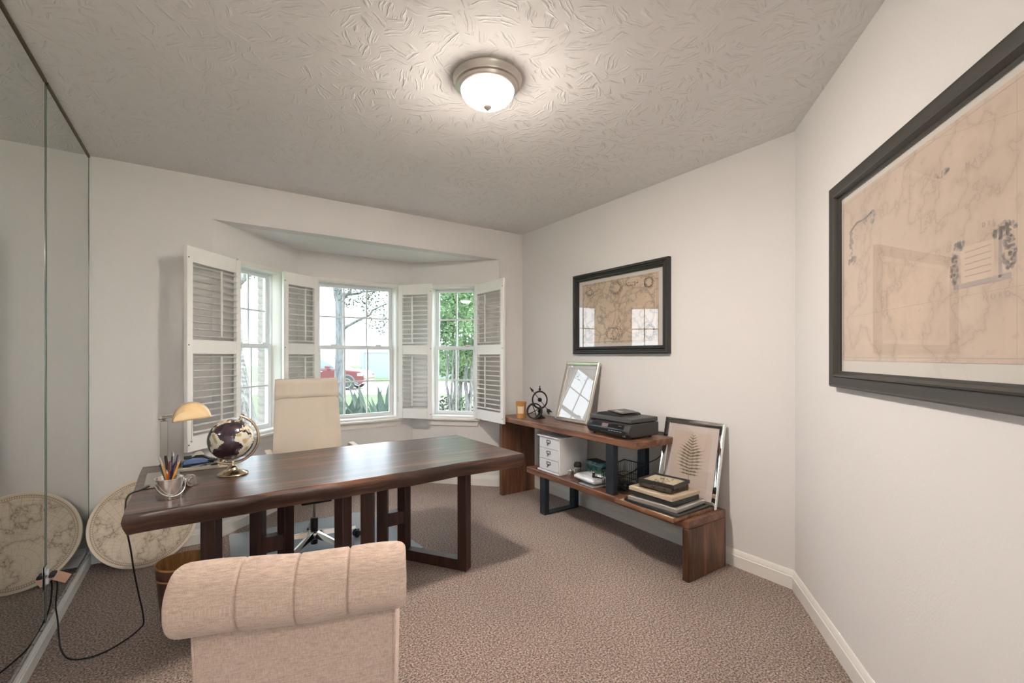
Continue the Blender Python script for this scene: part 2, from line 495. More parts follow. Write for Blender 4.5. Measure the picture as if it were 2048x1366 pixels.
# bay walls with openings (s along, t outward)
def offs(i):
    def nrm(a, b_):
        d = (b_ - a).normalized(); return Vector((-d.y, d.x))
    n = []
    if i > 0: n.append(nrm(bay[i - 1], bay[i]))
    if i < 3: n.append(nrm(bay[i], bay[i + 1]))
    m = sum(n, Vector((0, 0))).normalized()
    return bay[i] + m * (TB / m.dot(n[0]))
OPEN = {0: (0.25, 0.77), 1: (0.165, 1.005), 2: (0.21, 0.74)}
WZ0, WZ1 = 0.72, 2.17
bnames = ['wall_bay_left', 'wall_bay_center', 'wall_bay_right']
for i in range(3):
    a, b2 = bay[i], bay[i + 1]; d = (b2 - a).normalized(); n = Vector((-d.y, d.x)); L = (b2 - a).length
    s0, s1 = OPEN[i]
    oa, ob = offs(i), offs(i + 1)
    P = lambda s, t: tuple(a + d * s + n * t)
    mb = MB()
    mb.prism([tuple(a), P(s0, 0), P(s0, TB), tuple(oa)], 0, BH)
    mb.prism([P(s1, 0), tuple(b2), tuple(ob), P(s1, TB)], 0, BH)
    mb.prism([P(s0, 0), P(s1, 0), P(s1, TB), P(s0, TB)], 0, WZ0)
    mb.prism([P(s0, 0), P(s1, 0), P(s1, TB), P(s0, TB)], WZ1, BH)
    struct(mb.build(bnames[i], WALL))

# baseboards
def bprof(h, t):
    return [(0.0, 0.0), (-t, 0.0), (-t, h * .66), (-t * .8, h * .70), (-t * .8, h * .78), (-t * .55, h * .84), (-t * .5, h * .95), (-t * .25, h), (0.0, h)]
def baseboard(name, path, h=0.112, t=0.016):
    o = MB().sweep2d([tuple(p) for p in path], bprof(h, t)).build(name, TRIM, smooth=35)
    return struct(o)
baseboard('baseboard_left', [(XL, YB), (XL, YW)], 0.085, 0.020)
baseboard('baseboard_window', [(XL + .02, YW), (BLx, YW)])
baseboard('baseboard_bay', bay)
baseboard('baseboard_window_right', [(BRx, YW), (XR, YW)])
baseboard('baseboard_right', [(XR, YW), (XR, CORN.y + .004), tuple(AEND)])

# ------------------------------------------------------------------ windows
def make_window(i, cols):
    a, b2 = bay[i], bay[i + 1]; d = (b2 - a).normalized()
    s0, s1 = OPEN[i]; W = s1 - s0
    o = bpy.data.objects.new('window_%d' % (i + 1), None); COL.objects.link(o); o.empty_display_size = .05
    p = a + d * (s0 + W / 2)
    o.location = (p.x, p.y, WZ0); o.rotation_euler = (0, 0, math.atan2(d.y, d.x))
    struct(o)
    H = WZ1 - WZ0; hw = W / 2
    # local: x along wall, y outward, z up from sill
    MB().rectsweep(W, H, [(0, .085), (.03, .085), (.03, .155), (0, .155)], Matrix.Translation((0, 0, H / 2))).build('window_frame', VINYL, o, bevel=.003)
    MB().rectsweep(W + .02, H + .02, [(0, -.012), (.028, -.012), (.034, -.004), (.034, .085), (.01, .085), (.01, 0), (0, 0)], Matrix.Translation((0, 0, H / 2))).build('casing', TRIM, o, bevel=.002)
    MB().box(-hw - .05, hw + .05, -.05, .085, -.022, 0).build('sill', TRIM, o, bevel=.006)
    MB().prism([(-hw - .04, 0), (hw + .04, 0), (hw + .015, -.06), (-hw - .015, -.06)], 0, .016, Matrix.Translation((0, 0, -.022)) @ Matrix.Rotation(R(90), 4, 'X')).build('apron', TRIM, o, bevel=.002)
    mid = 0.765
    for nm, z0, z1, y0 in (('sash', 0.03, mid + .02, .09), ('sash', mid - .02, H - .03, .12)):
        sh = z1 - z0; sw = W - .06; st = .034
        T = Matrix.Translation((0, y0 + .014, (z0 + z1) / 2))
        s = MB().rectsweep(sw, sh, [(0, -.014), (st, -.014), (st, .014), (0, .014)], T).build(nm, VINYL, o, bevel=.002)
        gw = sw - 2 * st; gh = sh - 2 * st; zc = (z0 + z1) / 2; yc = y0 + .014
        for c in range(1, cols):
            x = -gw / 2 + gw * c / cols
            MB().box(x - .008, x + .008, yc - .006, yc + .006, zc - gh / 2, zc + gh / 2).build('muntin', VINYL, s)
        MB().box(-gw / 2, gw / 2, yc - .0055, yc + .0055, zc - .008, zc + .008).build('muntin', VINYL, s)
        for c in range(cols):
            for r in range(2):
                x0 = -gw / 2 + gw * c / cols; x1 = x0 + gw / cols; q0 = zc - gh / 2 + gh / 2 * r
                MB().add([(x0, yc, q0), (x1, yc, q0), (x1, yc, q0 + gh / 2), (x0, yc, q0 + gh / 2)], [(0, 1, 2, 3)]).build('pane', PANE, s)
    for sx in (-1, 1):
        MB().box(sx * hw * .55 - .03, sx * hw * .55 + .03, .078, .092, mid + .018, mid + .034).build('sash_lock', VINYL, o, bevel=.003)
    MB().box(-.022, .022, .086, .094, .012, .024).build('sash_lift', DGREYP, o, bevel=.002)
    return o
make_window(0, 2); make_window(1, 3); make_window(2, 2)
def hall_glazing():
    o = bpy.data.objects.new('window_4', None); COL.objects.link(o); struct(o); o.location = (1.20, YB - .06, 0)
    MB().rectsweep(1.80, 2.30, [(0, -.05), (.05, -.05), (.05, .05), (0, .05)], Matrix.Translation((0, 0, 1.15))).build('window_frame', TRIM, o, bevel=.003)
    for x in (0,):
        MB().box(x - .03, x + .03, -.04, .04, .05, 2.25).build('mullion', TRIM, o, bevel=.003)
    for x0, x1 in ((-.85, -.03), (.03, .85)):
        MB().add([(x0, 0, .05), (x1, 0, .05), (x1, 0, 2.25), (x0, 0, 2.25)], [(0, 1, 2, 3)]).build('pane', PANE, o)
hall_glazing()

# ------------------------------------------------------------------ shutters
SH_Z0, SH_Z1 = 0.727, 2.163
def shutter(label, hinge, free, tilt_up, tilt_lo, side):
    hx, hy = hinge; fx, fy = free
    wd = math.hypot(fx - hx, fy - hy); ang = math.atan2(fy - hy, fx - hx)
    t = thing('plantation_shutter', label, 'shutter', (hx, hy, SH_Z0), ang, 'plantation shutters of the bay window')
    H = SH_Z1 - SH_Z0; th = .028; st = .05
    y0, y1 = -th / 2, th / 2
    for x in (0, wd - st):
        MB().box(x, x + st, y0, y1, 0, H).build('stile', SHUT, t, bevel=.003)
    rails = [(0, .105), (.685, .785), (H - .11, H)]
    for z0, z1 in rails:
        MB().box(st, wd - st, y0 + .002, y1 - .002, z0, z1).build('rail', SHUT, t, bevel=.002)
    lw = .054
    prof = []
    for k in range(10):
        a = 2 * PI * k / 10
        prof.append((lw / 2 * math.cos(a), .0055 * math.sin(a)))
    me = MB().prism(prof, 0, wd - 2 * st, Matrix(((0, 0, 1, 0), (1, 0, 0, 0), (0, 1, 0, 0), (0, 0, 0, 1)))).mesh('slat')
    me.materials.append(SHUT); me.shade_smooth(); me.set_sharp_from_angle(angle=R(50))
    for (z0, z1), n, tl in (((.105, .685), 12, tilt_lo), ((.785, H - .11), 11, tilt_up)):
        for k in range(n):
            z = z0 + (z1 - z0) * (k + .5) / n
            inst('slat', me, t, (st, 0, z), (R(tl), 0, 0))
        xr = st + (wd - 2 * st) * .42
        rr = lw / 2 * math.cos(R(tl)) + .004
        MB().box(xr - .006, xr + .006, side * rr - .005, side * rr + .005, z0 + .03, z1 - .02).build('tilt_bar', SHUT, t, bevel=.002)
    for z in (.2, H / 2 + .02, H - .2):
        MB().lathe([(.005, -.03), (.005, .03)], 10, Matrix.Translation((-.004, side * .012, z))).build('hinge', STEEL, t)
    for z in (.05, H * .52, H - .08):
        MB().lathe([(.004, -.001), (.004, .004)], 10, Matrix.Translation((wd - .012, side * (th / 2 + .0), z)) @ Matrix.Rotation(R(-90 * side), 4, 'X')).build('magnet_catch', DGREYP, t)
    return t
shutter('white louvred shutter swung out in front of the wall behind the brass lamp', (0.236, 4.262), (-0.106, 3.862), 0, 0, 1)
shutter('white louvred shutter between the left and the centre window, partly behind the office chair', (0.925, 4.775), (0.592, 4.575), -12, 4, 1)
shutter('white louvred shutter between the centre and the right window', (1.752, 4.775), (2.005, 4.472), 18, -28, -1)
shutter('white louvred shutter swung into the room next to the wooden bench shelf', (2.420, 4.268), (2.437, 3.735), 0, 0, -1)

# ------------------------------------------------------------------ mirrors on the left wall
def mirror(y0, y1, label):
    t = thing('wall_mirror', label, 'mirror', (XL, (y0 + y1) / 2, 0.088), 0, 'mirror panels on the left wall')
    hw = (y1 - y0) / 2; H = 2.725 - .088
    MB().box(.0005, .006, -hw, hw, 0, H).build('mirror_glass', MIRROR, t)
    for a_, b_2 in ((-hw, -hw + .006), (hw - .006, hw)):
        MB().box(.0062, .0072, a_, b_2, 0, H).build('ground_edge', MIRGREEN, t)
    MB().box(.0005, .012, -hw, hw, H, H + .012).build('top_channel', BRONZE, t)
    MB().box(.0065, .010, -hw, hw, -.002, .010).build('bottom_channel', STEEL, t)
    return t
mirror(3.122, YW - .004, 'narrow mirror panel in the corner beside the round map')
mirror(1.86, 3.104, 'wide mirror panel at the left edge of the room')

# ------------------------------------------------------------------ ceiling lamp
def ceiling_lamp(loc, label):
    t = thing('ceiling_lamp', label, 'ceiling lamp', loc)
    MB().lathe([(.06, 0), (.163, 0), (.168, -.006), (.166, -.018), (.158, -.026), (.155, -.036), (.146, -.040), (.142, -.052), (.132, -.058), (.124, -.058)], 56, cap1=False).build('base_ring', pm('lamp_nickel', (0.60, 0.55, 0.52), 0.35, 0.85, raw=True), t, smooth=40)
    bowl = []
    for k in range(13):
        a = PI / 2 * k / 12
        bowl.append((max(.004, .130 * math.cos(a) ** .75), -.052 - .075 * math.sin(a)))
    m = pm('lamp_bowl_glass', (255, 246, 230), 0.35, emit=(1.0, 0.905, 0.80), es=LAMP_EMIT)
    # glow shaped strong below, weak at the rim, to limit the ceiling halo
    nt = m.node_tree; b = nt.nodes['Principled BSDF']
    if not b.inputs['Emission Strength'].links:
        sp = nt.nodes.new('ShaderNodeSeparateXYZ'); nt.links.new(coords(nt), sp.inputs[0])
        mr = nt.nodes.new('ShaderNodeMapRange'); mr.inputs[1].default_value = -.052; mr.inputs[2].default_value = -.124
        nt.links.new(sp.outputs[2], mr.inputs[0])
        rad = math_n(nt, 'SQRT', math_n(nt, 'ADD', math_n(nt, 'MULTIPLY', sp.outputs[0], sp.outputs[0]), math_n(nt, 'MULTIPLY', sp.outputs[1], sp.outputs[1])))
        # glow masked out round the centre so the finial is not washed white
        rg_ = nt.nodes.new('ShaderNodeMapRange'); rg_.inputs[1].default_value = .036; rg_.inputs[2].default_value = .060
        nt.links.new(rad, rg_.inputs[0])
        hot = math_n(nt, 'ADD', LAMP_EMIT * .004, math_n(nt, 'MULTIPLY', math_n(nt, 'MULTIPLY', math_n(nt, 'POWER', mr.outputs[0], 3.4), rg_.outputs[0]), LAMP_EMIT))
        nt.links.new(hot, b.inputs['Emission Strength'])
    MB().lathe(bowl, 48, cap0=False).build('glass_bowl', m, t, smooth=180)
    MB().lathe([(.004, -.122), (.021, -.126), (.022, -.134), (.018, -.143), (.008, -.150), (.004, -.156), (.001, -.159)], 24).build('finial', pm('finial_nickel', (0.34, 0.30, 0.28), .3, 1.0, raw=True), t, smooth=60)
    return t
ceiling_lamp((1.139, 1.894, HC), 'flush ceiling lamp with a lit frosted glass bowl and nickel ring')
ceiling_lamp((0.30, -1.55, HC), 'second flush ceiling lamp in the entrance hall behind the camera')

# ------------------------------------------------------------------ desk
DZ = 0.762; DT = 0.085
def make_desk():
    t = thing('desk', 'dark walnut slab desk with live edge and V shaped trestle legs', 'desk', (0.70, 2.84, 0))
    ox, oy = 0.70, 2.84
    crn = [Vector((-.268, 2.365)), Vector((1.722, 2.405)), Vector((1.680, 3.285)), Vector((-.292, 3.335))]
    r2 = random.Random(3); pts = []
    def wav(s, k):
        return .009 * math.sin(s * 6.1 + k) + .006 * math.sin(s * 13.7 + 2 * k) + .003 * math.sin(s * 31 + k)
    for e in range(4):
        p, q = crn[e], crn[(e + 1) % 4]; d = q - p; L = d.length; n = Vector((d.y, -d.x)).normalized()
        N = 48 if e in (0, 2) else 12
        for k in range(N):
            s = k / N
            amp = math.sin(PI * s) ** .5
            wv = wav(s * L, 1.3 + e) * amp if e in (0, 2) else .002 * math.sin(9 * s) * amp
            pts.append(p + d * s + n * wv)
    N = len(pts); vs = []; fs = []
    c0 = Vector((ox, oy))
    lay = [(DZ, .004), (DZ - .006, 0.0), (DZ - .03, -.004), (DZ - .055, .002), (DZ - DT + .004, .012), (DZ - DT, .016)]
    def inset(k, q):
        p = pts[k]; a, b2 = pts[k - 1], pts[(k + 1) % N]; d = (b2 - a).normalized()
        return p + Vector((-d.y, d.x)) * q
    for li, (z, ins) in enumerate(lay):
        for k in range(N):
            q = inset(k, ins + (.004 * math.sin(k * .7 + li * 1.9) if 1 < li < 4 else 0))
            vs.append((q.x - ox, q.y - oy, z))
    for li in range(len(lay) - 1):
        for k in range(N):
            k2 = (k + 1) % N
            fs.append((li * N + k, li * N + k2, (li + 1) * N + k2, (li + 1) * N + k))
    fs.append(tuple(range(N))); fs.append(tuple((len(lay) - 1) * N + k for k in range(N - 1, -1, -1)))
    MB().add(vs, fs).build('desktop', DESKW, t, smooth=50)
    ZT = DZ - DT
    frames = [((.030, 2.64), (.262, 3.035)), ((.645, 2.64), (.408, 3.035)), ((.782, 2.64), (1.000, 3.035)), ((1.412, 2.645), (1.150, 3.035))]
    for (x0, y0), (x1, y1) in frames:
        d = Vector((x1 - x0, y1 - y0)); L = d.length; ang = math.atan2(d.y, d.x)
        f = bpy.data.objects.new('leg_frame', None); COL.objects.link(f); f.parent = t
        f.location = (x0 - ox, y0 - oy, 0); f.rotation_euler = (0, 0, ang)
        w2, t2 = .066, .034
        for xx in (0, L):
            MB().box(xx - w2 / 2, xx + w2 / 2, -t2, t2, 0, ZT).build('post', DESKL, f, bevel=.004)
        for z in (0, ZT - .07):
            MB().box(w2 / 2, L - w2 / 2, -t2 + .001, t2 - .001, z, z + .07).build('beam', DESKL, f, bevel=.003)
    for xa, xb in ((.275, .396), (1.010, 1.140)):
        MB().box(xa - ox, xb - ox, 3.035 - oy - .035, 3.035 - oy + .035, .245, .335).build('stretcher', DESKL, t, bevel=.004)
    return t
make_desk()

# ------------------------------------------------------------------ clear chair mat
mt = MB().prism([(.14, 3.085), (1.32, 3.09), (1.22, 4.12), (.16, 4.16)], 0.002, 0.007)
m, nt, b = new_mat('chair_mat_plastic')
b.inputs['Base Color'].default_value = (*lin((196, 204, 212)), 1); b.inputs['Roughness'].default_value = .22
b.inputs['Alpha'].default_value = .5
n_ = noise(nt, coords(nt), 260, 2); bump(nt, b, n_.outputs['Fac'], .25, .001)
tag(mt.build('chair_mat', m), 'translucent plastic chair mat on the carpet under the office chair', 'chair mat')

# ------------------------------------------------------------------ office chair
def slab(w0, w1, z0, z1, th, nx=10, nz=14, curve=.02, rnd_=.03, yfun=lambda z: 0):
    """rounded upholstered slab in XZ facing -Y"""
    vs = []; fs = []
    def wd(z): return w0 + (w1 - w0) * (z - z0) / (z1 - z0)
    for side in (0, 1):
        for j in range(nz + 1):
            z = z0 + (z1 - z0) * j / nz
            for i in range(nx + 1):
                u = -1 + 2 * i / nx
                ex = max(0, abs(u) - (1 - rnd_ * 5)) / (rnd_ * 5); ez = max(0, abs(2 * j / nz - 1) - (1 - rnd_ * 3)) / (rnd_ * 3)
                e = min(1, math.hypot(ex, ez))
                t = th / 2 * math.sqrt(max(0, 1 - e * e * .92))
                y = yfun(z) - curve * u * u + (-t if side == 0 else t)
                vs.append((u * wd(z) / 2, y, z))
    n1 = (nx + 1) * (nz + 1)
    idx = lambda s, j, i: s * n1 + j * (nx + 1) + i
    for j in range(nz):
        for i in range(nx):
            fs.append((idx(0, j, i), idx(0, j, i + 1), idx(0, j + 1, i + 1), idx(0, j + 1, i)))
            fs.append((idx(1, j, i), idx(1, j + 1, i), idx(1, j + 1, i + 1), idx(1, j, i + 1)))
    for i in range(nx):
        fs.append((idx(0, 0, i), idx(1, 0, i), idx(1, 0, i + 1), idx(0, 0, i + 1)))
        fs.append((idx(0, nz, i), idx(0, nz, i + 1), idx(1, nz, i + 1), idx(1, nz, i)))
    for j in range(nz):
        fs.append((idx(0, j, 0), idx(0, j + 1, 0), idx(1, j + 1, 0), idx(1, j, 0)))
        fs.append((idx(0, j, nx), idx(1, j, nx), idx(1, j + 1, nx), idx(0, j + 1, nx)))
    return MB().add(vs, fs)
def office_chair():
    t = thing('office_chair', 'cream leather high back office chair with chrome arms behind the desk', 'office chair', (.655, 3.50, 0.007), R(-1.5))
    yb = lambda z: .235 + .13 * (z - .45)
    slab(.50, .447, .44, 1.17, .05, yfun=yb, curve=.012).build('backrest', CREAM, t, smooth=60)
    slab(.462, .442, 1.060, 1.215, .068, nz=8, yfun=lambda z: yb(z) - .004, curve=.012, rnd_=.05).build('headrest', CREAM, t, smooth=60)
    # seat
    sm = slab(.50, .49, -.24, .25, .085, curve=0.01, rnd_=.03)
    sm.v = [(x, -z, .455 + y) for x, y, z in sm.v]
    sm.build('seat', CREAM, t, smooth=60)
    MB().box(-.10, .10, -.12, .12, .36, .41).build('tilt_mechanism', BLACKP, t, bevel=.01)
    MB().lathe([(.013, .2), (.013, .37)], 16).build('gas_piston', CHROME, t, smooth=60)
    MB().lathe([(.024, .135), (.026, .145), (.026, .225), (.020, .23)], 20).build('piston_sleeve', BLACKP, t, smooth=60)
    MB().lathe([(.024, .045), (.025, .05), (.025, .095)], 20).build('hub_foot', BLACKP, t, smooth=60)
    MB().lathe([(.036, .085), (.046, .10), (.046, .125), (.034, .14)], 24).build('hub', CHROME, t, smooth=40)
    for k in range(5):
        a = R(-90 + 32 + 72 * k)
        mb = MB(); vs = []; fs = []
        for (x, z, hh, ww2) in ((.02, .118, .022, .030), (.12, .104, .017, .024), (.24, .084, .012, .019), (.315, .078, .010, .018)):
            vs += [(x, -ww2, z - hh), (x, ww2, z - hh), (x, ww2 * .45, z + hh), (x, -ww2 * .45, z + hh)]
        for q in range(3):
            for e in range(4):
                e2 = (e + 1) % 4
                fs.append((q * 4 + e, q * 4 + e2, q * 4 + 4 + e2, q * 4 + 4 + e))
        fs += [(0, 1, 2, 3), (15, 14, 13, 12)]
        o = mb.add(vs, fs).build('base_arm', CHROME, t, bevel=.003)
        o.rotation_euler = (0, 0, a)
        cb = MB()
        for sy in (-.014, .014):
            cb.lathe([(.006, -.009), (.024, -.009), (.027, -.005), (.027, .005), (.024, .009), (.006, .009)], 20, Matrix.Translation((.325, sy, .027)) @ Matrix.Rotation(R(90), 4, 'X'))
        cb.box(.30, .345, -.006, .006, .03, .058).lathe([(.006, .05), (.006, .075)], 10, Matrix.Translation((.315, 0, 0)))
        cb.build('caster', BLACKP, o, smooth=40)
    for s in (-1, 1):
        x = s * .285
        pts = [(s * .2, .02, .405), (x, .02, .41), (x, -.02, .45), (x, -.10, .66), (x, -.06, .70), (x, .14, .70), (x, .20, .69), (x, .235, .62), (s * .235, .245, .58)]
        sm2 = []
        for i in range(len(pts) - 1):
            for k in range(4):
                sm2.append(Vector(pts[i]).lerp(Vector(pts[i + 1]), k / 4))
        sm2.append(Vector(pts[-1]))
        for _ in range(2):
            sm2 = [sm2[0]] + [(sm2[i - 1] + sm2[i] * 2 + sm2[i + 1]) / 4 for i in range(1, len(sm2) - 1)] + [sm2[-1]]
        MB().tube(sm2, .016, 10, flat=.55).build('armrest', CHROME, t, smooth=60)
        MB().box(x - .022, x + .022, -.07, .13, .712, .726).build('arm_pad', CREAM, t, bevel=.006)
    return t
office_chair()

# ------------------------------------------------------------------ accent chair seen from behind
def accent_chair():
    L = .535
    # local x along the back (to the right), y = where the chair faces, origin floor, centre of back
    lx = (.945, -.326)
    F = Vector((math.sin(TH), math.cos(TH))); Rv = Vector((math.cos(TH), -math.sin(TH)))
    dl = 1.085
    left = F * dl + Rv * ((350 - 1024) / 910 * dl)
    ctr = left + Vector(lx) * (L / 2)
    t = thing('accent_chair', 'beige linen scroll back chair seen from behind in the foreground', 'chair', (ctr.x, ctr.y, 0), math.atan2(lx[1], lx[0]))
    zt = .893; rr = .078
    cy, cz = 0.0, zt - rr
    creases = (.275, .51, .735)
    US = sorted(set([round(k / 48, 5) for k in range(49)] + [round(c + q, 5) for c in creases for q in (-.018, -.011, -.006, -.003, 0, .003, .006, .011, .018)] + [.002, .005, .010, .015, .985, .990, .995, .998]))
    NX = len(US); NA = 40
    vs = []; fs = []
    for u in US:
        cr = max(math.exp(-((u - c) / .005) ** 2) for c in creases)
        puff = min(1, min(abs(u - c) for c in creases + (0.0, 1.0)) / .1)
        e = min(u, 1 - u)
        endr = 1 if e > .045 else .80 + .20 * math.sqrt(max(0, 1 - ((.045 - e) / .045) ** 2))
        k = endr * (1 - .075 * cr + .015 * puff)
        for j in range(NA):
            a = 2 * PI * j / NA
            # slightly drooping scroll: fuller low at the rear
            q = rr * k * (1 + .10 * max(0, math.cos(a - R(235))) ** 2)
            vs.append((-L / 2 + L * u, cy + q * math.cos(a), cz + q * math.sin(a) + .003 * math.sin(u * 9)))
    for i in range(NX - 1):
        for j in range(NA):
            j2 = (j + 1) % NA
            fs.append((i * NA + j, (i + 1) * NA + j, (i + 1) * NA + j2, i * NA + j2))
    fs.append(tuple(range(NA))); fs.append(tuple((NX - 1) * NA + j for j in range(NA - 1, -1, -1)))
    MB().add(vs, fs).build('scroll_top', LINEN, t, smooth=50)
    body = [(.004, cz), (.016, cz - rr), (.03, .60), (.05, .40), (.15, .39), (.132, .58), (.104, .74), (.070, cz + .02)]
    BW = L * .905
    MB().prism(body, -BW / 2, BW / 2, Matrix(((0, 0, 1, 0), (1, 0, 0, 0), (0, 1, 0, 0), (0, 0, 0, 1)))).build('backrest', LINEN, t, bevel=.008, seg=3)
    # welt along the outer back edges
    for s in (-1, 1):
        MB().tube([(s * (L / 2 * .905 - .004), .017, cz - rr * .9), (s * (L / 2 * .905 - .004), .029, .62), (s * (L / 2 * .905 - .004), .05, .44)], .0045, 8).build('welt', LINEN, t, smooth=60)
        MB().tube([(s * (L / 2 - .004), cy + (rr - .012) * math.cos(a_), cz + (rr - .012) * math.sin(a_)) for a_ in [R(20 + 15 * k) for k in range(18)]], .0045, 8).build('welt', LINEN, t, smooth=60)
    for k in range(3):
        for row in range(2):
            MB().sphere(((k - 1) * .12, .110 + .03 * (1 - row), .66 + .1 * row), .011, 12, 8, (1, .5, 1)).build('tuft_button', LINEN, t, smooth=180)
    sm = slab(.50, .53, -.02, .47, .13, rnd_=.03, curve=0)
    sm.v = [(x, .12 + z, .42 + y) for x, y, z in sm.v]
    sm.build('seat', LINEN, t, smooth=60)
    MB().box(-.24, .24, .06, .56, .30, .365).build('seat_rail', LINEN, t, bevel=.01)
    LEGM = pm('chair_leg_wood', (58, 40, 30), .4)
    for sx in (-1, 1):
        for yy, lean in ((.09, -.05), (.53, .01)):
            vs = []
            for z, h2, dy in ((0, .015, lean), (.31, .021, 0)):
                vs += [(sx * .21 - h2, yy + dy - h2, z), (sx * .21 + h2, yy + dy - h2, z), (sx * .21 + h2, yy + dy + h2, z), (sx * .21 - h2, yy + dy + h2, z)]
            MB().add(vs, [(0, 1, 2, 3), (4, 5, 6, 7), (0, 1, 5, 4), (1, 2, 6, 5), (2, 3, 7, 6), (3, 0, 4, 7)]).build('leg', LEGM, t, bevel=.002)
    return t
accent_chair()

# ------------------------------------------------------------------ waste basket
def basket():
    t = thing('waste_basket', 'round brown wooden waste basket with tan inside under the desk', 'waste basket', (-.085, 3.02, 0))
    OUT = wood('basket_veneer_dark', ((58, 38, 30), (78, 52, 42), (96, 66, 52)), 2, 2, .5)
    INN = wood('basket_veneer_tan', ((134, 92, 52), (168, 120, 72), (190, 142, 92)), 2, 2, .5)
    MB().lathe([(.098, .004), (.103, .0), (.130, .292)], 48, cap1=False).build('outer_shell', OUT, t, smooth=60)
    MB().lathe([(.094, .010), (.126, .292)], 48, cap1=False).build('inner_lining', INN, t, smooth=60)
    MB().lathe([(.125, .290), (.132, .290), (.132, .298), (.125, .298), (.125, .290)], 48, cap0=False, cap1=False).build('rim', INN, t, smooth=40)
    MB().tube([(.1315 * math.cos(a), .1315 * math.sin(a), .235) for a in [R(200 + 3 * k) for k in range(18)]], .006, 8, flat=.6).build('grip_slot', INN, t, smooth=60)
basket()

# ------------------------------------------------------------------ round map on the floor
def map_disc():
    lean = math.atan2(.245, .54)
    t = thing('round_map_plaque', 'round cream world map plaque on the floor, leaning on the wall', 'map plaque', (-.335, 3.845, 0.0), rot=(-lean, 0, 0))
    rad = .296
    T = Matrix.Translation((0, 0, rad)) @ Matrix.Rotation(R(90), 4, 'X')
    MB().lathe([(rad - .004, -.022), (rad, -.018), (rad, -.004), (rad - .004, 0)], 96, T).build('board', pm('map_board_cream', (222, 212, 196), .7), t, smooth=40)
    o = MB().lathe([(rad - .004, .0004), (rad - .0045, .0012)], 96, Matrix.Rotation(R(90), 4, 'X')).build('map_print', map_mat('round_map_print', (222, 208, 190), (120, 98, 80), 'disc'), t)
    o.location = (0, 0, rad)
    MB().lathe([(rad - .012, .0), (rad - .010, .003), (rad - .002, .003), (rad, 0.0)], 96, T, cap0=False, cap1=False).build('rim', pm('map_rim_cream', (226, 214, 198), .6), t, smooth=40)
map_disc()

# ------------------------------------------------------------------ pictures on the walls
FRAMEB = pm('frame_black', (46, 45, 45), 0.38, spec=0.5)
FRAMEC = pm('frame_charcoal', (64, 61, 58), 0.42, spec=0.5)
def text_mesh(txt, size, mat, name, parent, loc, rot=(R(90), 0, 0), extrude=0.0, spacing=1.0, align='CENTER'):
    cu = bpy.data.curves.new('txt', 'FONT'); cu.body = txt; cu.size = size; cu.align_x = align
    cu.space_character = spacing; cu.extrude = extrude
    tmp = bpy.data.objects.new('txt', cu); COL.objects.link(tmp)
    dg = bpy.context.evaluated_depsgraph_get()
    me = bpy.data.meshes.new_from_object(tmp.evaluated_get(dg))
    bpy.data.objects.remove(tmp)
    me.materials.clear(); me.materials.append(mat)
    o = bpy.data.objects.new(name, me); COL.objects.link(o); o.parent = parent; o.location = loc; o.rotation_euler = rot
    return o
def blob_ring(cx, cz, rx, rz, n, r0, y, rg):
    mb = MB()
    for k in range(n):
        a = 2 * PI * k / n + rg.uniform(-.1, .1); q = rg.uniform(.85, 1.15)
        x, z = cx + rx * q * math.cos(a), cz + rz * q * math.sin(a); s = r0 * rg.uniform(.5, 1.2); b0 = rg.uniform(0, PI)
        mb.add([(x + s * math.cos(b0), y, z + s * math.sin(b0)), (x + s * .45 * math.cos(b0 + 1.8), y, z + s * .45 * math.sin(b0 + 1.8)), (x - s * math.cos(b0), y, z - s * math.sin(b0)), (x + s * .45 * math.cos(b0 - 1.4), y, z + s * .45 * math.sin(b0 - 1.4))], [(0, 1, 2, 3)])
    return mb
# back right wall: faces -X. local x = along the wall to the right in view (-Y), local -y = towards the room
def wall_picture_small():
    t = thing('framed_map', 'black framed antique map with two hemispheres hanging above the bench shelf', 'framed map', (XR - .001, 2.713, 1.782), R(-90))
    W, H = 1.075, .735
    MB().rectsweep(W, H, [(0, 0), (0, -.030), (.010, -.038), (.020, -.036), (.026, -.026), (.034, -.026), (.044, -.034), (.054, -.030), (.058, -.016), (.066, -.014), (.066, 0)]).build('frame', FRAMEB, t, smooth=30)
    MB().box(-W / 2 + .05, W / 2 - .05, -.006, -.002, -H / 2 + .05, H / 2 - .05).build('mat_board', pm('mat_grey_white', (214, 208, 202), .85), t)
    MB().box(-.43, .43, -.0075, -.0062, -.275, .272).build('map_print', map_mat('hemisphere_map', (220, 198, 176), (124, 110, 98), 'hemis', 1.3), t)
    INK = pm('map_ink', (128, 114, 100), .9)
    rg = random.Random(5); mb = MB()
    for cx, cz, rx, rz, n in ((-.02, .2, .055, .05, 46), (.33, .2, .04, .04, 34), (-.33, .19, .05, .025, 30), (.16, .21, .06, .012, 18), (-.05, -.19, .075, .05, 44), (.34, -.19, .05, .05, 40), (-.36, -.18, .03, .06, 28)):
        s = blob_ring(cx, cz, rx, rz, n, .011, -.0079, rg); mb.add(s.v, s.f)
    mb.build('engraved_ornament', INK, t)
    MB().rectsweep(.83, .525, [(0, -.0078), (.0025, -.0078), (.0025, -.0076), (0, -.0076)]).build('map_border', INK, t)
    MB().add([(-W / 2 + .06, -.012, -H / 2 + .06), (W / 2 - .06, -.012, -H / 2 + .06), (W / 2 - .06, -.012, H / 2 - .06), (-W / 2 + .06, -.012, H / 2 - .06)], [(0, 1, 2, 3)]).build('glass', PICGLASS, t)
wall_picture_small()
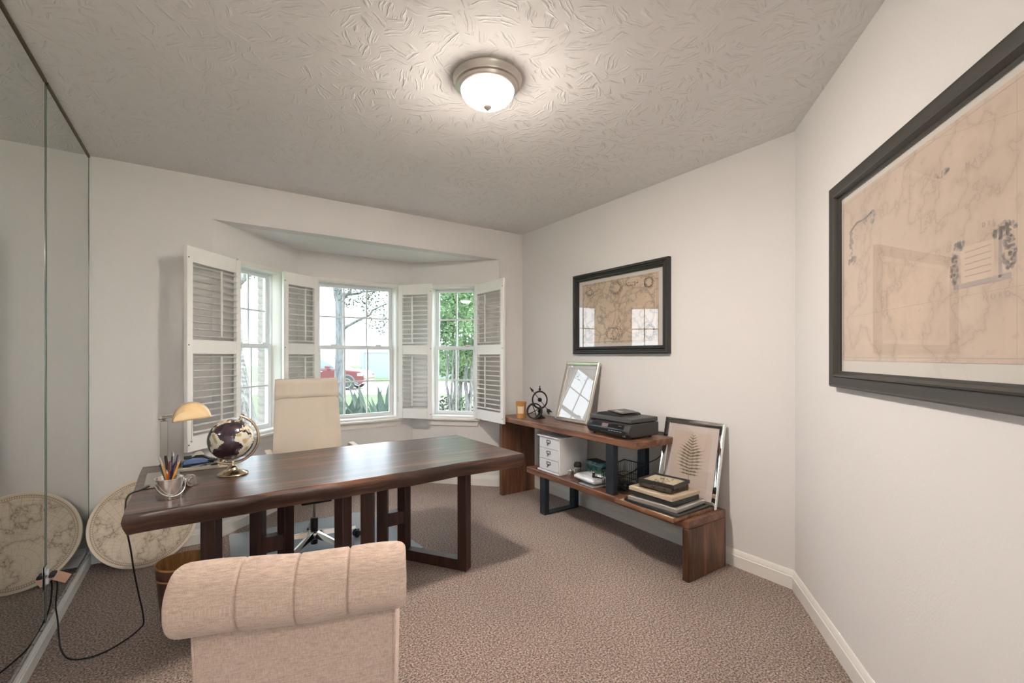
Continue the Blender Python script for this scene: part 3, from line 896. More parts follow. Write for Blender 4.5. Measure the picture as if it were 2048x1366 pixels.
def wall_picture_big():
    W, H = 1.46, .925
    p0 = CORN + ADIR * .600
    c = p0 + ADIR * (W / 2)
    ang = math.atan2(ADIR.y, ADIR.x)
    t = thing('framed_map', 'large charcoal framed antique sea chart on the near right wall', 'framed map', (c.x - an.x * .001, c.y - an.y * .001, 1.716), ang)
    # local +x runs along ADIR (towards the camera); room side must be local -y or +y
    s = -1 if Vector((-math.sin(ang), math.cos(ang))).dot(an) > 0 else 1
    def Y(v): return s * v
    MB().rectsweep(W, H, [(0, 0), (0, Y(.028)), (.006, Y(.034)), (.012, Y(.030)), (.046, Y(.026)), (.050, Y(.034)), (.056, Y(.036)), (.062, Y(.028)), (.066, Y(.016)), (.074, Y(.014)), (.074, 0)]).build('frame', FRAMEC, t, smooth=30)
    MB().box(-W / 2 + .05, W / 2 - .05, min(Y(.002), Y(.006)), max(Y(.002), Y(.006)), -H / 2 + .05, H / 2 - .05).build('mat_board', pm('mat_pale', (224, 219, 213), .85), t)
    MB().box(-.645, .645, min(Y(.0062), Y(.0075)), max(Y(.0062), Y(.0075)), -.340, .365).build('map_print', map_mat('sea_chart', (226, 206, 190), (186, 168, 154), 'rect', .8), t)
    INK = pm('map_ink_pale', (186, 174, 168), .9)
    rg = random.Random(8); mb = MB(); yy = Y(.0079)
    # stone tablet between two leafy trees, and a figure with a swag at the far left
    def cluster(cx, cz, rx, rz, n):
        for k in range(n):
            a_ = rg.uniform(0, 2 * PI); q_ = math.sqrt(rg.random())
            x, z = cx + rx * q_ * math.cos(a_), cz + rz * q_ * math.sin(a_); s_ = rg.uniform(.004, .009); b0 = rg.uniform(0, PI)
            mb.add([(x + s_ * math.cos(b0 + j * 1.257), yy, z + s_ * rg.uniform(.6, 1) * math.sin(b0 + j * 1.257)) for j in range(5)], [(0, 1, 2, 3, 4)])
    cluster(.135, -.005, .022, .014, 26); cluster(.115, -.065, .018, .045, 46)
    cluster(.300, .000, .040, .020, 50); cluster(.318, -.060, .022, .045, 56)
    cluster(-.56, .17, .018, .07, 44); cluster(-.545, .09, .04, .016, 34); cluster(-.43, .235, .02, .022, 22); cluster(-.37, .23, .02, .028, 22); cluster(.06, .235, .03, .012, 14)
    mb.tube([(-.56, yy, .22), (-.50, yy, .245), (-.44, yy, .24), (-.38, yy, .25)], .004, 5)
    mb.add([(.110, yy, -.128), (.325, yy, -.128), (.325, yy, -.112), (.110, yy, -.116)], [(0, 1, 2, 3)])
    mb.add([(.283, yy, -.12), (.293, yy, -.12), (.293, yy, .0), (.283, yy, .0)], [(0, 1, 2, 3)])
    for k in range(5):
        zz = -.030 - .017 * k
        mb.add([(.158, yy, zz), (.258, yy, zz + .001), (.258, yy, zz + .0035), (.158, yy, zz + .0025)], [(0, 1, 2, 3)])
    tab = MB().add([(.143, Y(.0077), -.112), (.268, Y(.0077), -.114), (.268, Y(.0077), -.016), (.140, Y(.0077), -.010)], [(0, 1, 2, 3)])
    tab.build('engraved_tablet', pm('tablet_warm', (222, 202, 184), .9), t)
    mb.build('engraved_cartouche', INK, t)
    rot = (R(90), 0, 0) if s < 0 else (R(90), 0, R(180))
    for txt, x, z, sz in (('MARE', .206, .208, .024), ('DEL', .248, .024, .018), ('NORD', .275, -.172, .022)):
        text_mesh(txt, sz, INK, 'map_lettering', t, (x, yy, z), rot, spacing=1.9)
    MB().rectsweep(1.265, .68, [(0, Y(.0077)), (.002, Y(.0077)), (.002, Y(.0075)), (0, Y(.0075))], Matrix.Translation((0, 0, .0125))).build('map_border', INK, t)
    g = Y(.013)
    MB().add([(-W / 2 + .06, g, -H / 2 + .06), (W / 2 - .06, g, -H / 2 + .06), (W / 2 - .06, g, H / 2 - .06), (-W / 2 + .06, g, H / 2 - .06)], [(0, 1, 2, 3)]).build('glass', PICGLASS, t)
wall_picture_big()

# ------------------------------------------------------------------ bench shelf
BX0, BX1 = 2.462, 2.872
ZL, ZU = 0.378, 0.798
def bench():
    t = thing('bench_shelf', 'walnut two level bench shelf with dark steel legs along the right wall', 'bench shelf', (2.667, 2.78, 0))
    ox, oy = 2.667, 2.78
    B = lambda x0, x1, y0, y1, z0, z1: MB().box(x0 - ox, x1 - ox, y0 - oy, y1 - oy, z0, z1)
    B(BX0, BX1, 2.115, 3.865, ZU - .052, ZU).build('upper_board', BENCHW, t, bevel=.006)
    B(BX0, BX1, 1.705, 3.40, ZL - .052, ZL).build('lower_board', BENCHW, t, bevel=.006)
    B(BX0, BX1, 3.815, 3.863, 0, ZU - .052).build('end_panel', BENCHV, t, bevel=.006)
    B(BX0, BX1, 1.705, 1.750, 0, ZL - .052).build('end_panel', BENCHV, t, bevel=.006)
    for y0, y1, z0, z1, bot in ((3.135, 3.205, 0, ZL - .052, True), (2.33, 2.405, ZL, ZU - .052, False)):
        f = bpy.data.objects.new('steel_leg', None); COL.objects.link(f); f.parent = t
        for xa in (BX0 + .006, BX1 - .056):
            B(xa, xa + .05, y0, y1, z0, z1).build('upright_bar', GUNM, f, bevel=.002)
        if bot:
            B(BX0 + .056, BX1 - .056, y0, y1, z0, z0 + .014).build('cross_bar', GUNM, f, bevel=.002)
        else:
            B(BX0 + .056, BX1 - .056, y0, y1, z1 - .012, z1).build('cross_bar', GUNM, f, bevel=.002)
bench()

# ---- things on the upper board
def candle():
    t = thing('candle', 'amber glass candle with a pale label on the bench shelf', 'candle', (2.545, 3.60, ZU))
    AMB = pm('amber_glass', (196, 140, 84), .12, spec=.6, coat=.5)
    MB().lathe([(.041, .004), (.043, .0), (.052, .155), (.049, .155), (.046, .09)], 36, cap1=True).build('glass_jar', AMB, t, smooth=50)
    MB().lathe([(.0455, .088), (.0465, .095)], 36).build('wax', pm('candle_wax', (232, 206, 160), .5), t)
    mb = MB(); vs = []; fs = []
    for k in range(9):
        a = R(190 + 75 * k / 8)
        for z in (.045, .115):
            r = .0432 + .009 * z / .155 + .0006
            vs.append((r * math.cos(a), r * math.sin(a), z))
    fs = [(2 * k, 2 * k + 2, 2 * k + 3, 2 * k + 1) for k in range(8)]
    mb.add(vs, fs).build('paper_label', pm('label_cream', (236, 212, 180), .7), t)
candle()
def arrow_sculpture():
    t = thing('arrow_sculpture', 'black metal sundial sculpture with a ring pierced by an arrow', 'sculpture', (2.675, 3.475, ZU), R(-38))
    MB().lathe([(.055, 0), (.056, .006), (.046, .014), (.030, .022), (.020, .034), (.014, .052), (.020, .062), (.022, .070), (.012, .080), (.010, .092)], 28).build('base', BLACKM, t, smooth=50)
    c = (0, 0, .176)
    ring = MB(); vs = []; fs = []; N = 48
    for k in range(N):
        a = 2 * PI * k / N
        for r, y in ((.073, -.013), (.089, -.013), (.089, .013), (.073, .013)):
            vs.append((r * .86 * math.cos(a), y, c[2] + r * math.sin(a)))
    for k in range(N):
        k2 = (k + 1) % N
        for e in range(4):
            fs.append((k * 4 + e, k2 * 4 + e, k2 * 4 + (e + 1) % 4, k * 4 + (e + 1) % 4))
    ring.add(vs, fs).build('ring', BLACKM, t, smooth=40)
    d = Vector((.62, 0, -.78)).normalized()
    p = lambda s: tuple(Vector(c) + d * s)
    sh = MB().tube([p(-.11), p(.115)], .003, 8).build('arrow', BLACKM, t, smooth=60)
    MB().tube([p(-.16), p(-.105)], [.0008, .013], 4).build('arrow_head', BLACKM, sh)
    n = Vector((d.z, 0, -d.x))
    fl_ = MB()
    for s in (-1, 1):
        q = [Vector(p(.105)), Vector(p(.128)) + n * .018 * s, Vector(p(.168)) + n * .022 * s, Vector(p(.150))]
        fl_.add([(v.x, -.003, v.z) for v in q] + [(v.x, .003, v.z) for v in q], [(0, 1, 2, 3), (7, 6, 5, 4), (0, 1, 5, 4), (1, 2, 6, 5), (2, 3, 7, 6), (3, 0, 4, 7)])
    fl_.build('arrow_fletching', BLACKM, sh)
    MB().sphere(c, .021, 20, 12).build('ball', BLACKM, t, smooth=180)
    MB().lathe([(.010, .258), (.006, .264), (.012, .274), (.013, .281), (.006, .290), (.005, .300), (.007, .305), (.002, .312)], 16).build('finial', BLACKM, t, smooth=60)
arrow_sculpture()
def wheel_ornament():
    t = thing('wheel_ornament', 'black metal ring ornament with crossed spokes leaning on the sundial sculpture', 'ornament', (2.590, 3.455, ZU), rot=(R(-14), 0, R(-52)))
    r = .077
    vs = []; fs = []; N = 48
    for k in range(N):
        a = 2 * PI * k / N
        for q, y in ((r - .013, -.012), (r, -.012), (r, .012), (r - .013, .012)):
            vs.append((q * math.cos(a), y, r + q * math.sin(a)))
    for k in range(N):
        k2 = (k + 1) % N
        for e in range(4):
            fs.append((k * 4 + e, k2 * 4 + e, k2 * 4 + (e + 1) % 4, k * 4 + (e + 1) % 4))
    MB().add(vs, fs).build('ring', BLACKM, t, smooth=40)
    for a in (R(28), R(112)):
        c, s = math.cos(a) * (r - .004), math.sin(a) * (r - .004)
        MB().tube([(-c, 0, r - s), (0, .012, r), (c, 0, r + s)], .0038, 8).build('spoke', BLACKM, t, smooth=60)
wheel_ornament()

def leaning_frame(name, label, yc, xb, xt, zb, W, Hs, mould, fmat, kids, cat='picture frame'):
    """frame leaning on the right wall: local x along the wall (to the right in view), z up the frame"""
    lean = math.asin(min(.9, (xt - xb) / Hs))
    t = thing(name, label, cat, (xb, yc, zb))
    t.rotation_euler = (Matrix.Rotation(R(-90), 4, 'Z') @ Matrix.Rotation(-lean, 4, 'X')).to_euler()
    MB().rectsweep(W, Hs, mould, Matrix.Translation((0, 0, Hs / 2))).build('frame', fmat, t, smooth=25)
    kids(t, W, Hs)
    return t
def kids_silver(t, W, H):
    MB().box(-W / 2 + .02, W / 2 - .02, -.008, -.002, .02, H - .02).build('backing_paper', pm('pale_paper', (214, 214, 216), .8), t)
    MB().rectsweep(W - .10, H - .12, [(0, -.0095), (.004, -.0095), (.004, -.008), (0, -.008)], Matrix.Translation((0, 0, H / 2))).build('mat_line', pm('mat_line_grey', (196, 194, 192), .8), t)
    MB().add([(-W / 2 + .03, -.012, .03), (W / 2 - .03, -.012, .03), (W / 2 - .03, -.012, H - .03), (-W / 2 + .03, -.012, H - .03)], [(0, 1, 2, 3)]).build('glass', PICGLASS, t)
SILVERF = pm('champagne_silver', (0.80, 0.76, 0.70), .25, .9, raw=True)
leaning_frame('picture_frame', 'silver picture frame with a blank sheet leaning on the wall beside the printer', 3.10, 2.745, 2.900, ZU + .002, .43, .555,
              [(0, 0), (0, -.022), (.006, -.026), (.022, -.020), (.030, -.014), (.030, 0)], SILVERF, kids_silver)

def printer():
    t = thing('printer', 'black all in one inkjet printer on the upper board of the bench shelf', 'printer', (2.640, 2.405, ZU), R(-90))
    # local: x to the right in view (towards -Y), -y = front (towards the room)
    W, D = .425, .330; hw = W / 2; fy = -D / 2
    prof = [(fy + .03, .012), (fy + .004, .040), (fy, .066), (fy + .02, .100), (fy + .045, .112), (D / 2, .112), (D / 2, .012)]
    M = Matrix(((0, 0, 1, 0), (1, 0, 0, 0), (0, 1, 0, 0), (0, 0, 0, 1)))
    MB().prism(prof, -hw, hw, M).build('body', pm('printer_dark', (62, 61, 62), .45), t, bevel=.008, seg=3)
    for sx in (-1, 1):
        for sy in (-1, 1):
            MB().lathe([(.012, 0), (.012, .013)], 12, Matrix.Translation((sx * (hw - .04), sy * (D / 2 - .05), 0))).build('foot', BLACKP, t)
    MB().box(-hw + .004, hw - .004, fy + .028, D / 2 - .004, .115, .148).build('scanner_lid', pm('printer_lid', (76, 76, 78), .5), t, bevel=.007, seg=3)
    # glossy front panel
    MB().prism([(fy - .003, .062), (fy - .002, .068), (fy + .018, .102), (fy + .024, .102), (fy + .006, .062)], -hw + .012, hw - .05, M).build('control_panel', pm('gloss_black', (30, 31, 34), .16), t, bevel=.002)
    a = math.atan2(.034, .020)
    P = Matrix.Translation((-.02, fy + .0065, .084)) @ Matrix.Rotation(-(PI / 2 - a), 4, 'X')
    MB().box(-.030, .030, -.0022, .0, -.014, .014, P).build('display', pm('printer_display', (122, 104, 108), .2), t)
    MB().box(-hw + .02, hw - .03, fy - .001, fy + .05, .040, .058).build('output_slot', pm('slot_black', (12, 12, 13), .6), t)
    MB().box(-.06, hw - .045, fy - .005, fy + .02, .034, .040).build('output_tray', BLACKP, t, bevel=.002)
    for k in range(5):
        MB().box(.02 + .027 * k, .038 + .027 * k, fy - .0035, fy - .001, .0495, .053).build('slot_rib', pm('slot_grey', (178, 182, 184), .35), t)
    # document feeder hump on the lid
    hp = [(-hw + .02, .147), (-hw + .05, .162), (-hw + .13, .174), (-hw + .20, .172), (-hw + .27, .160), (-hw + .275, .147)]
    Mf = Matrix(((1, 0, 0, 0), (0, 0, 1, 0), (0, 1, 0, 0), (0, 0, 0, 1)))
    MB().prism(hp, fy + .075, D / 2 - .02, Mf).build('document_feeder', BLACKP, t, bevel=.003)
    MB().prism([(-hw + .13, .178), (-hw + .27, .166), (-hw + .285, .169), (-hw + .14, .182)], fy + .09, D / 2 - .05, Mf).build('feeder_tray', pm('feeder_black', (26, 26, 28), .3), t, bevel=.002)
    MB().prism([(-hw + .165, .1795), (-hw + .235, .1735), (-hw + .235, .1742), (-hw + .165, .1802)], fy + .12, fy + .17, Mf).build('feeder_sticker', pm('sticker_grey', (176, 176, 174), .4), t)
    sq = MB().box(hw - .068, hw - .046, fy - .004 + .018, fy + .02, .016, .034).build('badge', pm('badge_grey', (168, 168, 166), .4), t)
    for zz in (.020, .026):
        MB().box(hw - .064, hw - .050, fy + .0125, fy + .014, zz, zz + .003).build('badge_print', pm('badge_ink', (60, 60, 62), .5), sq)
    for x in (-hw + .04, hw - .09):
        MB().box(x - .014, x + .014, fy + .0085, fy + .0105, .0895, .0915).build('panel_print', pm('print_light', (150, 150, 152), .5), t)
printer()

# ---- things on the lower board
def drawer_box():
    t = thing('drawer_box', 'white three drawer desktop chest with dark label pulls under the upper board', 'drawer chest', (2.655, 3.108, ZL), R(-90))
    W, D, H = .275, .325, .318; hw = W / 2; fy = -D / 2
    MB().box(-hw, hw, fy + .004, D / 2, .018, H - .012).build('carcass', WHITEP, t, bevel=.002)
    MB().box(-hw - .014, hw + .010, fy - .014, D / 2, H - .012, H).build('top', WHITEP, t, bevel=.004)
    MB().box(-hw - .012, hw + .008, fy - .012, D / 2, 0, .018).build('plinth', WHITEP, t, bevel=.005)
    PULL = pm('pull_pewter', (70, 66, 62), .4, .7)
    for k in range(3):
        z0 = .022 + k * .0945
        d = MB().box(-hw + .008, hw - .008, fy - .003, fy + .01, z0, z0 + .0915).build('drawer', WHITEP, t, bevel=.0015)
        p = MB().rectsweep(.050, .026, [(0, -.0065), (.004, -.0065), (.004, -.003), (0, -.003)], Matrix.Translation((0, fy, z0 + .060)))
        p.tube([(0, fy - .006, z0 + .046), (0, fy - .016, z0 + .036), (-.006, fy - .012, z0 + .026)], [.006, .0035, .003], 8)
        p.build('label_pull', PULL, d, smooth=40)
drawer_box()
def cup(name, label, loc, r, h, mat, lid=None):
    t = thing(name, label, 'cup', loc)
    MB().lathe([(r * .86, 0), (r * .9, .003), (r * .94, h * .85), (r * 1.04, h), (r * .98, h), (r * .86, h * .85), (r * .8, .006)], 28).build('body', mat, t, smooth=40)
    MB().lathe([(r * 1.04, h - .004), (r * 1.08, h - .002), (r * 1.04, h)], 28, cap0=False, cap1=False).build('rim', mat, t, smooth=60)
    return t
cup('metal_cup', 'small shiny silver cup next to the white drawer chest', (2.535, 2.872, ZL), .026, .066, CHROME)
def tumbler():
    t = thing('travel_mug', 'silver travel mug with a black lid beside the teal box', 'mug', (2.628, 2.888, ZL))
    MB().lathe([(.026, 0), (.028, .004), (.030, .075), (.030, .08)], 28).build('body', STEEL, t, smooth=40)
    MB().lathe([(.031, .078), (.032, .082), (.032, .100), (.026, .116), (.012, .118)], 28).build('lid', BLACKP, t, smooth=40)
    MB().tube([(.03 * math.cos(R(200)), .03 * math.sin(R(200)), .065), (-.05, -.02, .06), (-.052, -.02, .035), (-.029, -.01, .022)], .004, 8).build('handle', CHROME, t, smooth=60)
tumbler()
def teal_box():
    m, nt, b = new_mat('teal_box_print')
    v = coords(nt); n = noise(nt, v, 18, 3)
    r = ramp(nt, [(.4, lin((52, 104, 114))), (.52, lin((84, 142, 148))), (.62, lin((140, 176, 168))), (.75, lin((196, 176, 160)))]); nt.links.new(n.outputs['Fac'], r.inputs[0])
    nt.links.new(r.outputs[0], b.inputs['Base Color']); b.inputs['Roughness'].default_value = .4
    t = thing('printed_box', 'small teal printed cardboard box behind the plastic wrapped pads', 'box', (2.775, 2.80, ZL), R(-100))
    MB().box(-.095, .095, -.055, .055, 0, .125).build('carton', m, t, bevel=.001)
    MB().box(-.090, .090, -.050, .050, .125, .1265).build('lid_flap', pm('box_lid_dark', (36, 52, 54), .5), t)
    MB().box(-.095, .095, -.0558, -.0552, .098, .106).build('stripe', pm('box_stripe', (150, 182, 184), .5), t)
teal_box()
def ream():
    t = thing('paper_pack', 'white plastic wrapped pack with colour pictures on the lower board', 'paper pack', (2.600, 2.672, ZL + .011), R(-96))
    W, D, H = .25, .20, .052
    vs = []; fs = []
    mb = slab(W, W * .98, -D / 2, D / 2, H, nx=14, nz=10, curve=0, rnd_=.025)
    mb.v = [(x + .003 * math.sin(40 * z), z, H / 2 + y) for x, y, z in mb.v]
    mb.build('wrapped_stack', pm('shiny_wrap', (220, 222, 228), .22, coat=.4), t, smooth=60)
    for nm, c, x0, x1, y0, y1 in (('green_picture', (96, 138, 96), -.06, .02, .035, .085), ('blue_picture', (86, 120, 168), .03, .10, .045, .088), ('lavender_picture', (196, 184, 204), -.03, .07, -.03, .03), ('teal_logo', (90, 130, 122), -.10, -.07, .02, .05)):
        MB().box(x0, x1, y0, y1, H + .0005, H + .0012).build(nm, pm(nm, c, .4), t)
ream()
def tablet():
    t = thing('tablet_sheet', 'thin grey tablet under the wrapped paper pack', 'tablet', (2.600, 2.625, ZL), R(-92))
    MB().box(-.08, .085, -.125, .09, 0, .009).build('slab', pm('tablet_grey', (172, 174, 178), .35, .4), t, bevel=.003)
    MB().box(-.07, .075, -.115, .08, .009, .0095).build('screen', pm('tablet_dark', (120, 122, 126), .3), t)
tablet()
def hole_punch():
    t = thing('hand_stamp', 'small black and chrome hand stamp standing on the wrapped paper pack', 'stamp', (2.535, 2.600, ZL + .0645), R(-60))
    MB().lathe([(.012, 0), (.013, .012), (.011, .02), (.011, .04)], 20).build('barrel', BLACKP, t, smooth=40)
    MB().lathe([(.016, .040), (.019, .044), (.018, .050), (.008, .053)], 20).build('cap', CHROME, t, smooth=40)
    MB().box(.008, .07, -.010, .010, .0, .008).build('plate', BLACKP, t, bevel=.002)
    MB().tube([(.012, 0, .014), (.04, 0, .012), (.066, 0, .006)], .004, 8).build('lever', CHROME, t, smooth=60)
hole_punch()
def wire_basket():
    t = thing('wire_basket', 'black wire basket between the steel uprights of the bench shelf', 'basket', (2.675, 2.415, ZL), R(-90))
    # inside the upright bars: narrower than the leg gap
    hx, hy, H = .115, .130, .185
    def loop(z, k=1.0, dip=0): 
        return [(-hx * k, -hy * k, z - dip), (hx * k, -hy * k, z - dip), (hx * k, hy * k, z), (-hx * k, hy * k, z)]
    WR = pm('wire_black', (28, 28, 30), .45, .3)
    MB().tube(loop(H, 1.0, .045), .0042, 8, closed=True).build('rim_wire', WR, t)
    for k in range(3):
        z = .004 + k * .045
        MB().tube(loop(z, .9 + .1 * z / H), .0022, 6, closed=True).build('hoop_wire', WR, t)
    for i in range(13):
        f = -1 + 2 * i / 12
        for s in (-1, 1):
            top = H - .045 if s < 0 else H
            MB().tube([(f * hx * .9, s * hy * .9, .004), (f * hx, s * hy, top)], .0016, 5).build('upright_wire', WR, t)
            dz = H - .045 * (1 - (f + 1) / 2)
            MB().tube([(s * hx * .9, f * hy * .9, .004), (s * hx, f * hy, dz)], .0016, 5).build('upright_wire', WR, t)
    for i in range(9):
        f = (-1 + 2 * i / 8) * .9
        MB().tube([(f * hx, -hy * .9, .004), (f * hx, hy * .9, .004)], .0016, 5).build('floor_wire', WR, t)
    # what lies inside
    rg = random.Random(4)
    for nm, lab, col, loc, sc, rz in (('cable_bundle', 'bright blue cable bundle in the wire basket', (58, 110, 168), (2.60, 2.455, ZL + .040), (.040, .034, .028), 0),
                                      ('power_adapter', 'dark power adapter lying in the wire basket', (36, 38, 42), (2.655, 2.385, ZL + .034), (.055, .03, .02), .4)):
        u = thing(nm, lab, 'cable' if 'cable' in nm else 'adapter', loc, rz)
        if nm == 'cable_bundle':
            for k in range(4):
                pts = [(sc[0] * (1 - .08 * k) * math.cos(a), sc[1] * math.sin(a), .012 * (k - 1.5) + .006 * math.sin(3 * a + k)) for a in [2 * PI * i / 20 for i in range(20)]]
                MB().tube(pts, .0062, 7, closed=True).build('coil', pm('blue_cable', col, .4), u, smooth=60)
            MB().box(-.012, .012, -.04, -.026, -.02, .024).build('tie_band', WHITEP, u, bevel=.003)
        else:
            MB().box(-sc[0], sc[0], -sc[1], sc[1], -.022, .018).build('case', pm('adapter_black', col, .4), u, bevel=.006)
            MB().tube([(sc[0], 0, 0), (sc[0] + .02, .01, .004), (sc[0] + .03, .03, -.006)], .004, 7).build('lead', CORD, u, smooth=60)
wire_basket()

# ---- fern picture, mirrored bevel frame
MIRF = pm('bevel_mirror', (0.86, 0.87, 0.86), .03, 1.0, raw=True)
def kids_fern(t, W, H):
    MB().box(-W / 2 + .03, W / 2 - .03, -.006, -.001, .03, H - .03).build('mat_board', pm('fern_mat', (216, 204, 200), .85), t)
    MB().box(-W / 2 + .085, W / 2 - .085, -.0068, -.0061, .085, H - .085).build('print_sheet', pm('fern_sheet', (212, 196, 186), .85), t)
    G = pm('fern_green', (128, 116, 86), .8)
    y = -.0073; mb = MB()
    z0, z1 = .12, .455
    xs = lambda q: .008 - .014 * math.sin(q * 2.2) + .012 * q
    N = 46
    for k in range(N):
        q = k / N; qa = (k + 1) / N; wd = .0016
        za, zb = z0 + (z1 - z0) * q, z0 + (z1 - z0) * qa
        mb.add([(xs(q) - wd, y, za), (xs(q) + wd, y, za), (xs(qa) + wd, y, zb), (xs(qa) - wd, y, zb)], [(0, 1, 2, 3)])
    mb.build('fern_stem', G, t)
    rg = random.Random(2)
    lf = MB()
    for k in range(14):
        q = .20 + .80 * k / 13
        env = (math.sin(PI * min(1, (q - .1) / .95) ** .72) * .112 + .014)
        for s in (-1, 1):
            L = env * rg.uniform(.85, 1.12); up = .02 + .78 * q
            bx, bz = xs(q), z0 + (z1 - z0) * q
            dx, dz = s * math.cos(up * .9), math.sin(up * .9) * .75
            nx_, nz_ = -dz, dx
            pr = []; ml = []
            for j in range(7):
                f = j / 6; wv = .0036 * math.sin(PI * min(1, f + .12) ** .8) * (1 + .35 * ((j % 2) * 2 - 1)) * (.5 + env / .09)
                cx, cz = bx + dx * L * f, bz + dz * L * f - .010 * f * f * (1 - q)
                pr.append((cx + nx_ * wv, y, cz + nz_ * wv)); ml.append((cx - nx_ * wv, y, cz - nz_ * wv))
            n0 = len(pr)
            lf.add(pr + ml, [(j, j + 1, n0 + j + 1, n0 + j) for j in range(n0 - 1)])
    lf.build('fern_leaflets', G, t)
    MB().add([(-W / 2 + .035, -.011, .035), (W / 2 - .035, -.011, .035), (W / 2 - .035, -.011, H - .035), (-W / 2 + .035, -.011, H - .035)], [(0, 1, 2, 3)]).build('glass', PICGLASS, t)
leaning_frame('picture_frame', 'mirrored frame with a pressed fern print leaning on the wall above the frame stack', 1.958, 2.790, 2.905, ZL + .002, .470, .568,
              [(0, 0), (0, -.018), (.004, -.021), (.034, -.013), (.040, -.008), (.040, 0)], MIRF, kids_fern)

# ---- stack of frames
FR_GROUP = 'picture frames stacked on the bench shelf'
def flat_frame(label, cx, cy, z, wx, wy, th, mw, fmat, inner, rz=0.0, carved=False, botanical=False, lip=.003):
    t = thing('picture_frame', label, 'picture frame', (cx, cy, z), rz, FR_GROUP)
    T = Matrix.Rotation(R(-90), 4, 'X')      # XZ frame laid flat, y(-) -> up
    T = Matrix(((1, 0, 0, 0), (0, 0, 1, 0), (0, -1, 0, 0), (0, 0, 0, 1)))
    MB().rectsweep(wx, wy, [(0, 0), (0, -th * .8), (mw * .15, -th), (mw * .7, -th), (mw, -th + lip), (mw, 0)], T).build('frame', fmat, t, smooth=30)
    MB().box(-wx / 2 + mw * .8, wx / 2 - mw * .8, -wy / 2 + mw * .8, wy / 2 - mw * .8, .0005, th * .55).build('inner_sheet', inner, t)
    if carved:
        rg = random.Random(9); mb = MB()
        for k in range(60):
            a = rg.choice([0, 1, 2, 3]); s = rg.uniform(-1, 1)
            x, y = ((s * wx / 2, -wy / 2), (wx / 2, s * wy / 2), (s * wx / 2, wy / 2), (-wx / 2, s * wy / 2))[a]
            mb.sphere((x * .985, y * .985, th * rg.uniform(.3, .7)), rg.uniform(.004, .007), 8, 5)
        mb.build('carving', fmat, t, smooth=180)
    if botanical:
        rg = random.Random(6); mb = MB(); zz = th * .55 + .0008
        for k in range(26):
            x, y = rg.uniform(-.06, .06), rg.uniform(-.045, .05); s = rg.uniform(.006, .016); b0 = rg.uniform(0, 6.28)
            mb.add([(x, y, zz), (x + s * math.cos(b0 + .5), y + s * math.sin(b0 + .5), zz), (x + 1.7 * s * math.cos(b0), y + 1.7 * s * math.sin(b0), zz), (x + s * math.cos(b0 - .5), y + s * math.sin(b0 - .5), zz)], [(0, 1, 2, 3)])
        mb.tube([(-.07, -.03, zz), (0, .005, zz), (.07, .03, zz)], .001, 5)
        mb.build('dark_leaf_print', pm('leaf_ink', (52, 46, 42), .8), t)
        MB().add([(-wx / 2 + mw, -wy / 2 + mw, th * .8), (wx / 2 - mw, -wy / 2 + mw, th * .8), (wx / 2 - mw, wy / 2 - mw, th * .8), (-wx / 2 + mw, wy / 2 - mw, th * .8)], [(0, 1, 2, 3)]).build('glass', PICGLASS, t)
    return t
SHEETC = pm('sheet_cream', (226, 206, 178), .8); SHEETG = pm('sheet_grey', (132, 138, 138), .5); SHEETD = pm('sheet_dark', (60, 62, 64), .4)
BRF = wood('brown_frame_wood', ((88, 58, 40), (122, 84, 60), (150, 108, 80)), 1, 2, .5)
SILV = pm('frame_silver_grey', (170, 166, 160), .4, .4); CHAMP = pm('frame_champagne', (196, 180, 158), .5, .15)
CARV = pm('frame_carved_dark', (76, 64, 54), .55, .2)
z = ZL + .001
flat_frame('large brown wooden frame with cream mat at the bottom of the frame stack', 2.572, 1.985, z, .405, .49, .022, .016, BRF, SHEETC, R(-1)); z += .0225
flat_frame('thin black frame lying on the large brown frame', 2.585, 1.960, z, .355, .425, .014, .02, FRAMEB, SHEETD, R(2)); z += .0145
flat_frame('silver grey frame in the lower half of the frame stack', 2.585, 1.965, z, .325, .375, .026, .03, SILV, SHEETG, R(4)); z += .0265
flat_frame('thick black box frame in the middle of the frame stack', 2.59, 1.975, z, .285, .325, .032, .02, FRAMEB, SHEETD, R(0)); z += .0325
flat_frame('champagne coloured frame under the two small dark frames', 2.592, 1.985, z, .305, .345, .026, .04, CHAMP, pm('champ_sheet', (206, 186, 156), .6), R(1)); z += .0265
flat_frame('small carved dark frame second from the top of the stack', 2.607, 2.000, z, .205, .250, .028, .02, CARV, SHEETD, R(3), carved=True); z += .0285
flat_frame('small black frame with a dark leaf print on top of the stack', 2.612, 2.000, z, .215, .262, .024, .012, FRAMEB, pm('leaf_sheet', (232, 218, 190), .8), R(8), botanical=True, lip=.012)

# printer power cord
co = MB().tube([Vector(p) for p in ((2.812, 2.235, ZU + .03), (2.868, 2.20, ZU + .022), (2.893, 2.17, ZU - .02), (2.905, 2.185, .715), (2.910, 2.23, .655), (2.910, 2.29, .60), (2.910, 2.35, .565), (2.905, 2.43, .53), (2.902, 2.50, .47), (2.902, 2.55, .43))], .0032, 8)
tag(co.build('power_cable', CORD, smooth=60), 'black printer cord curving down the wall behind the fern frame', 'cord')

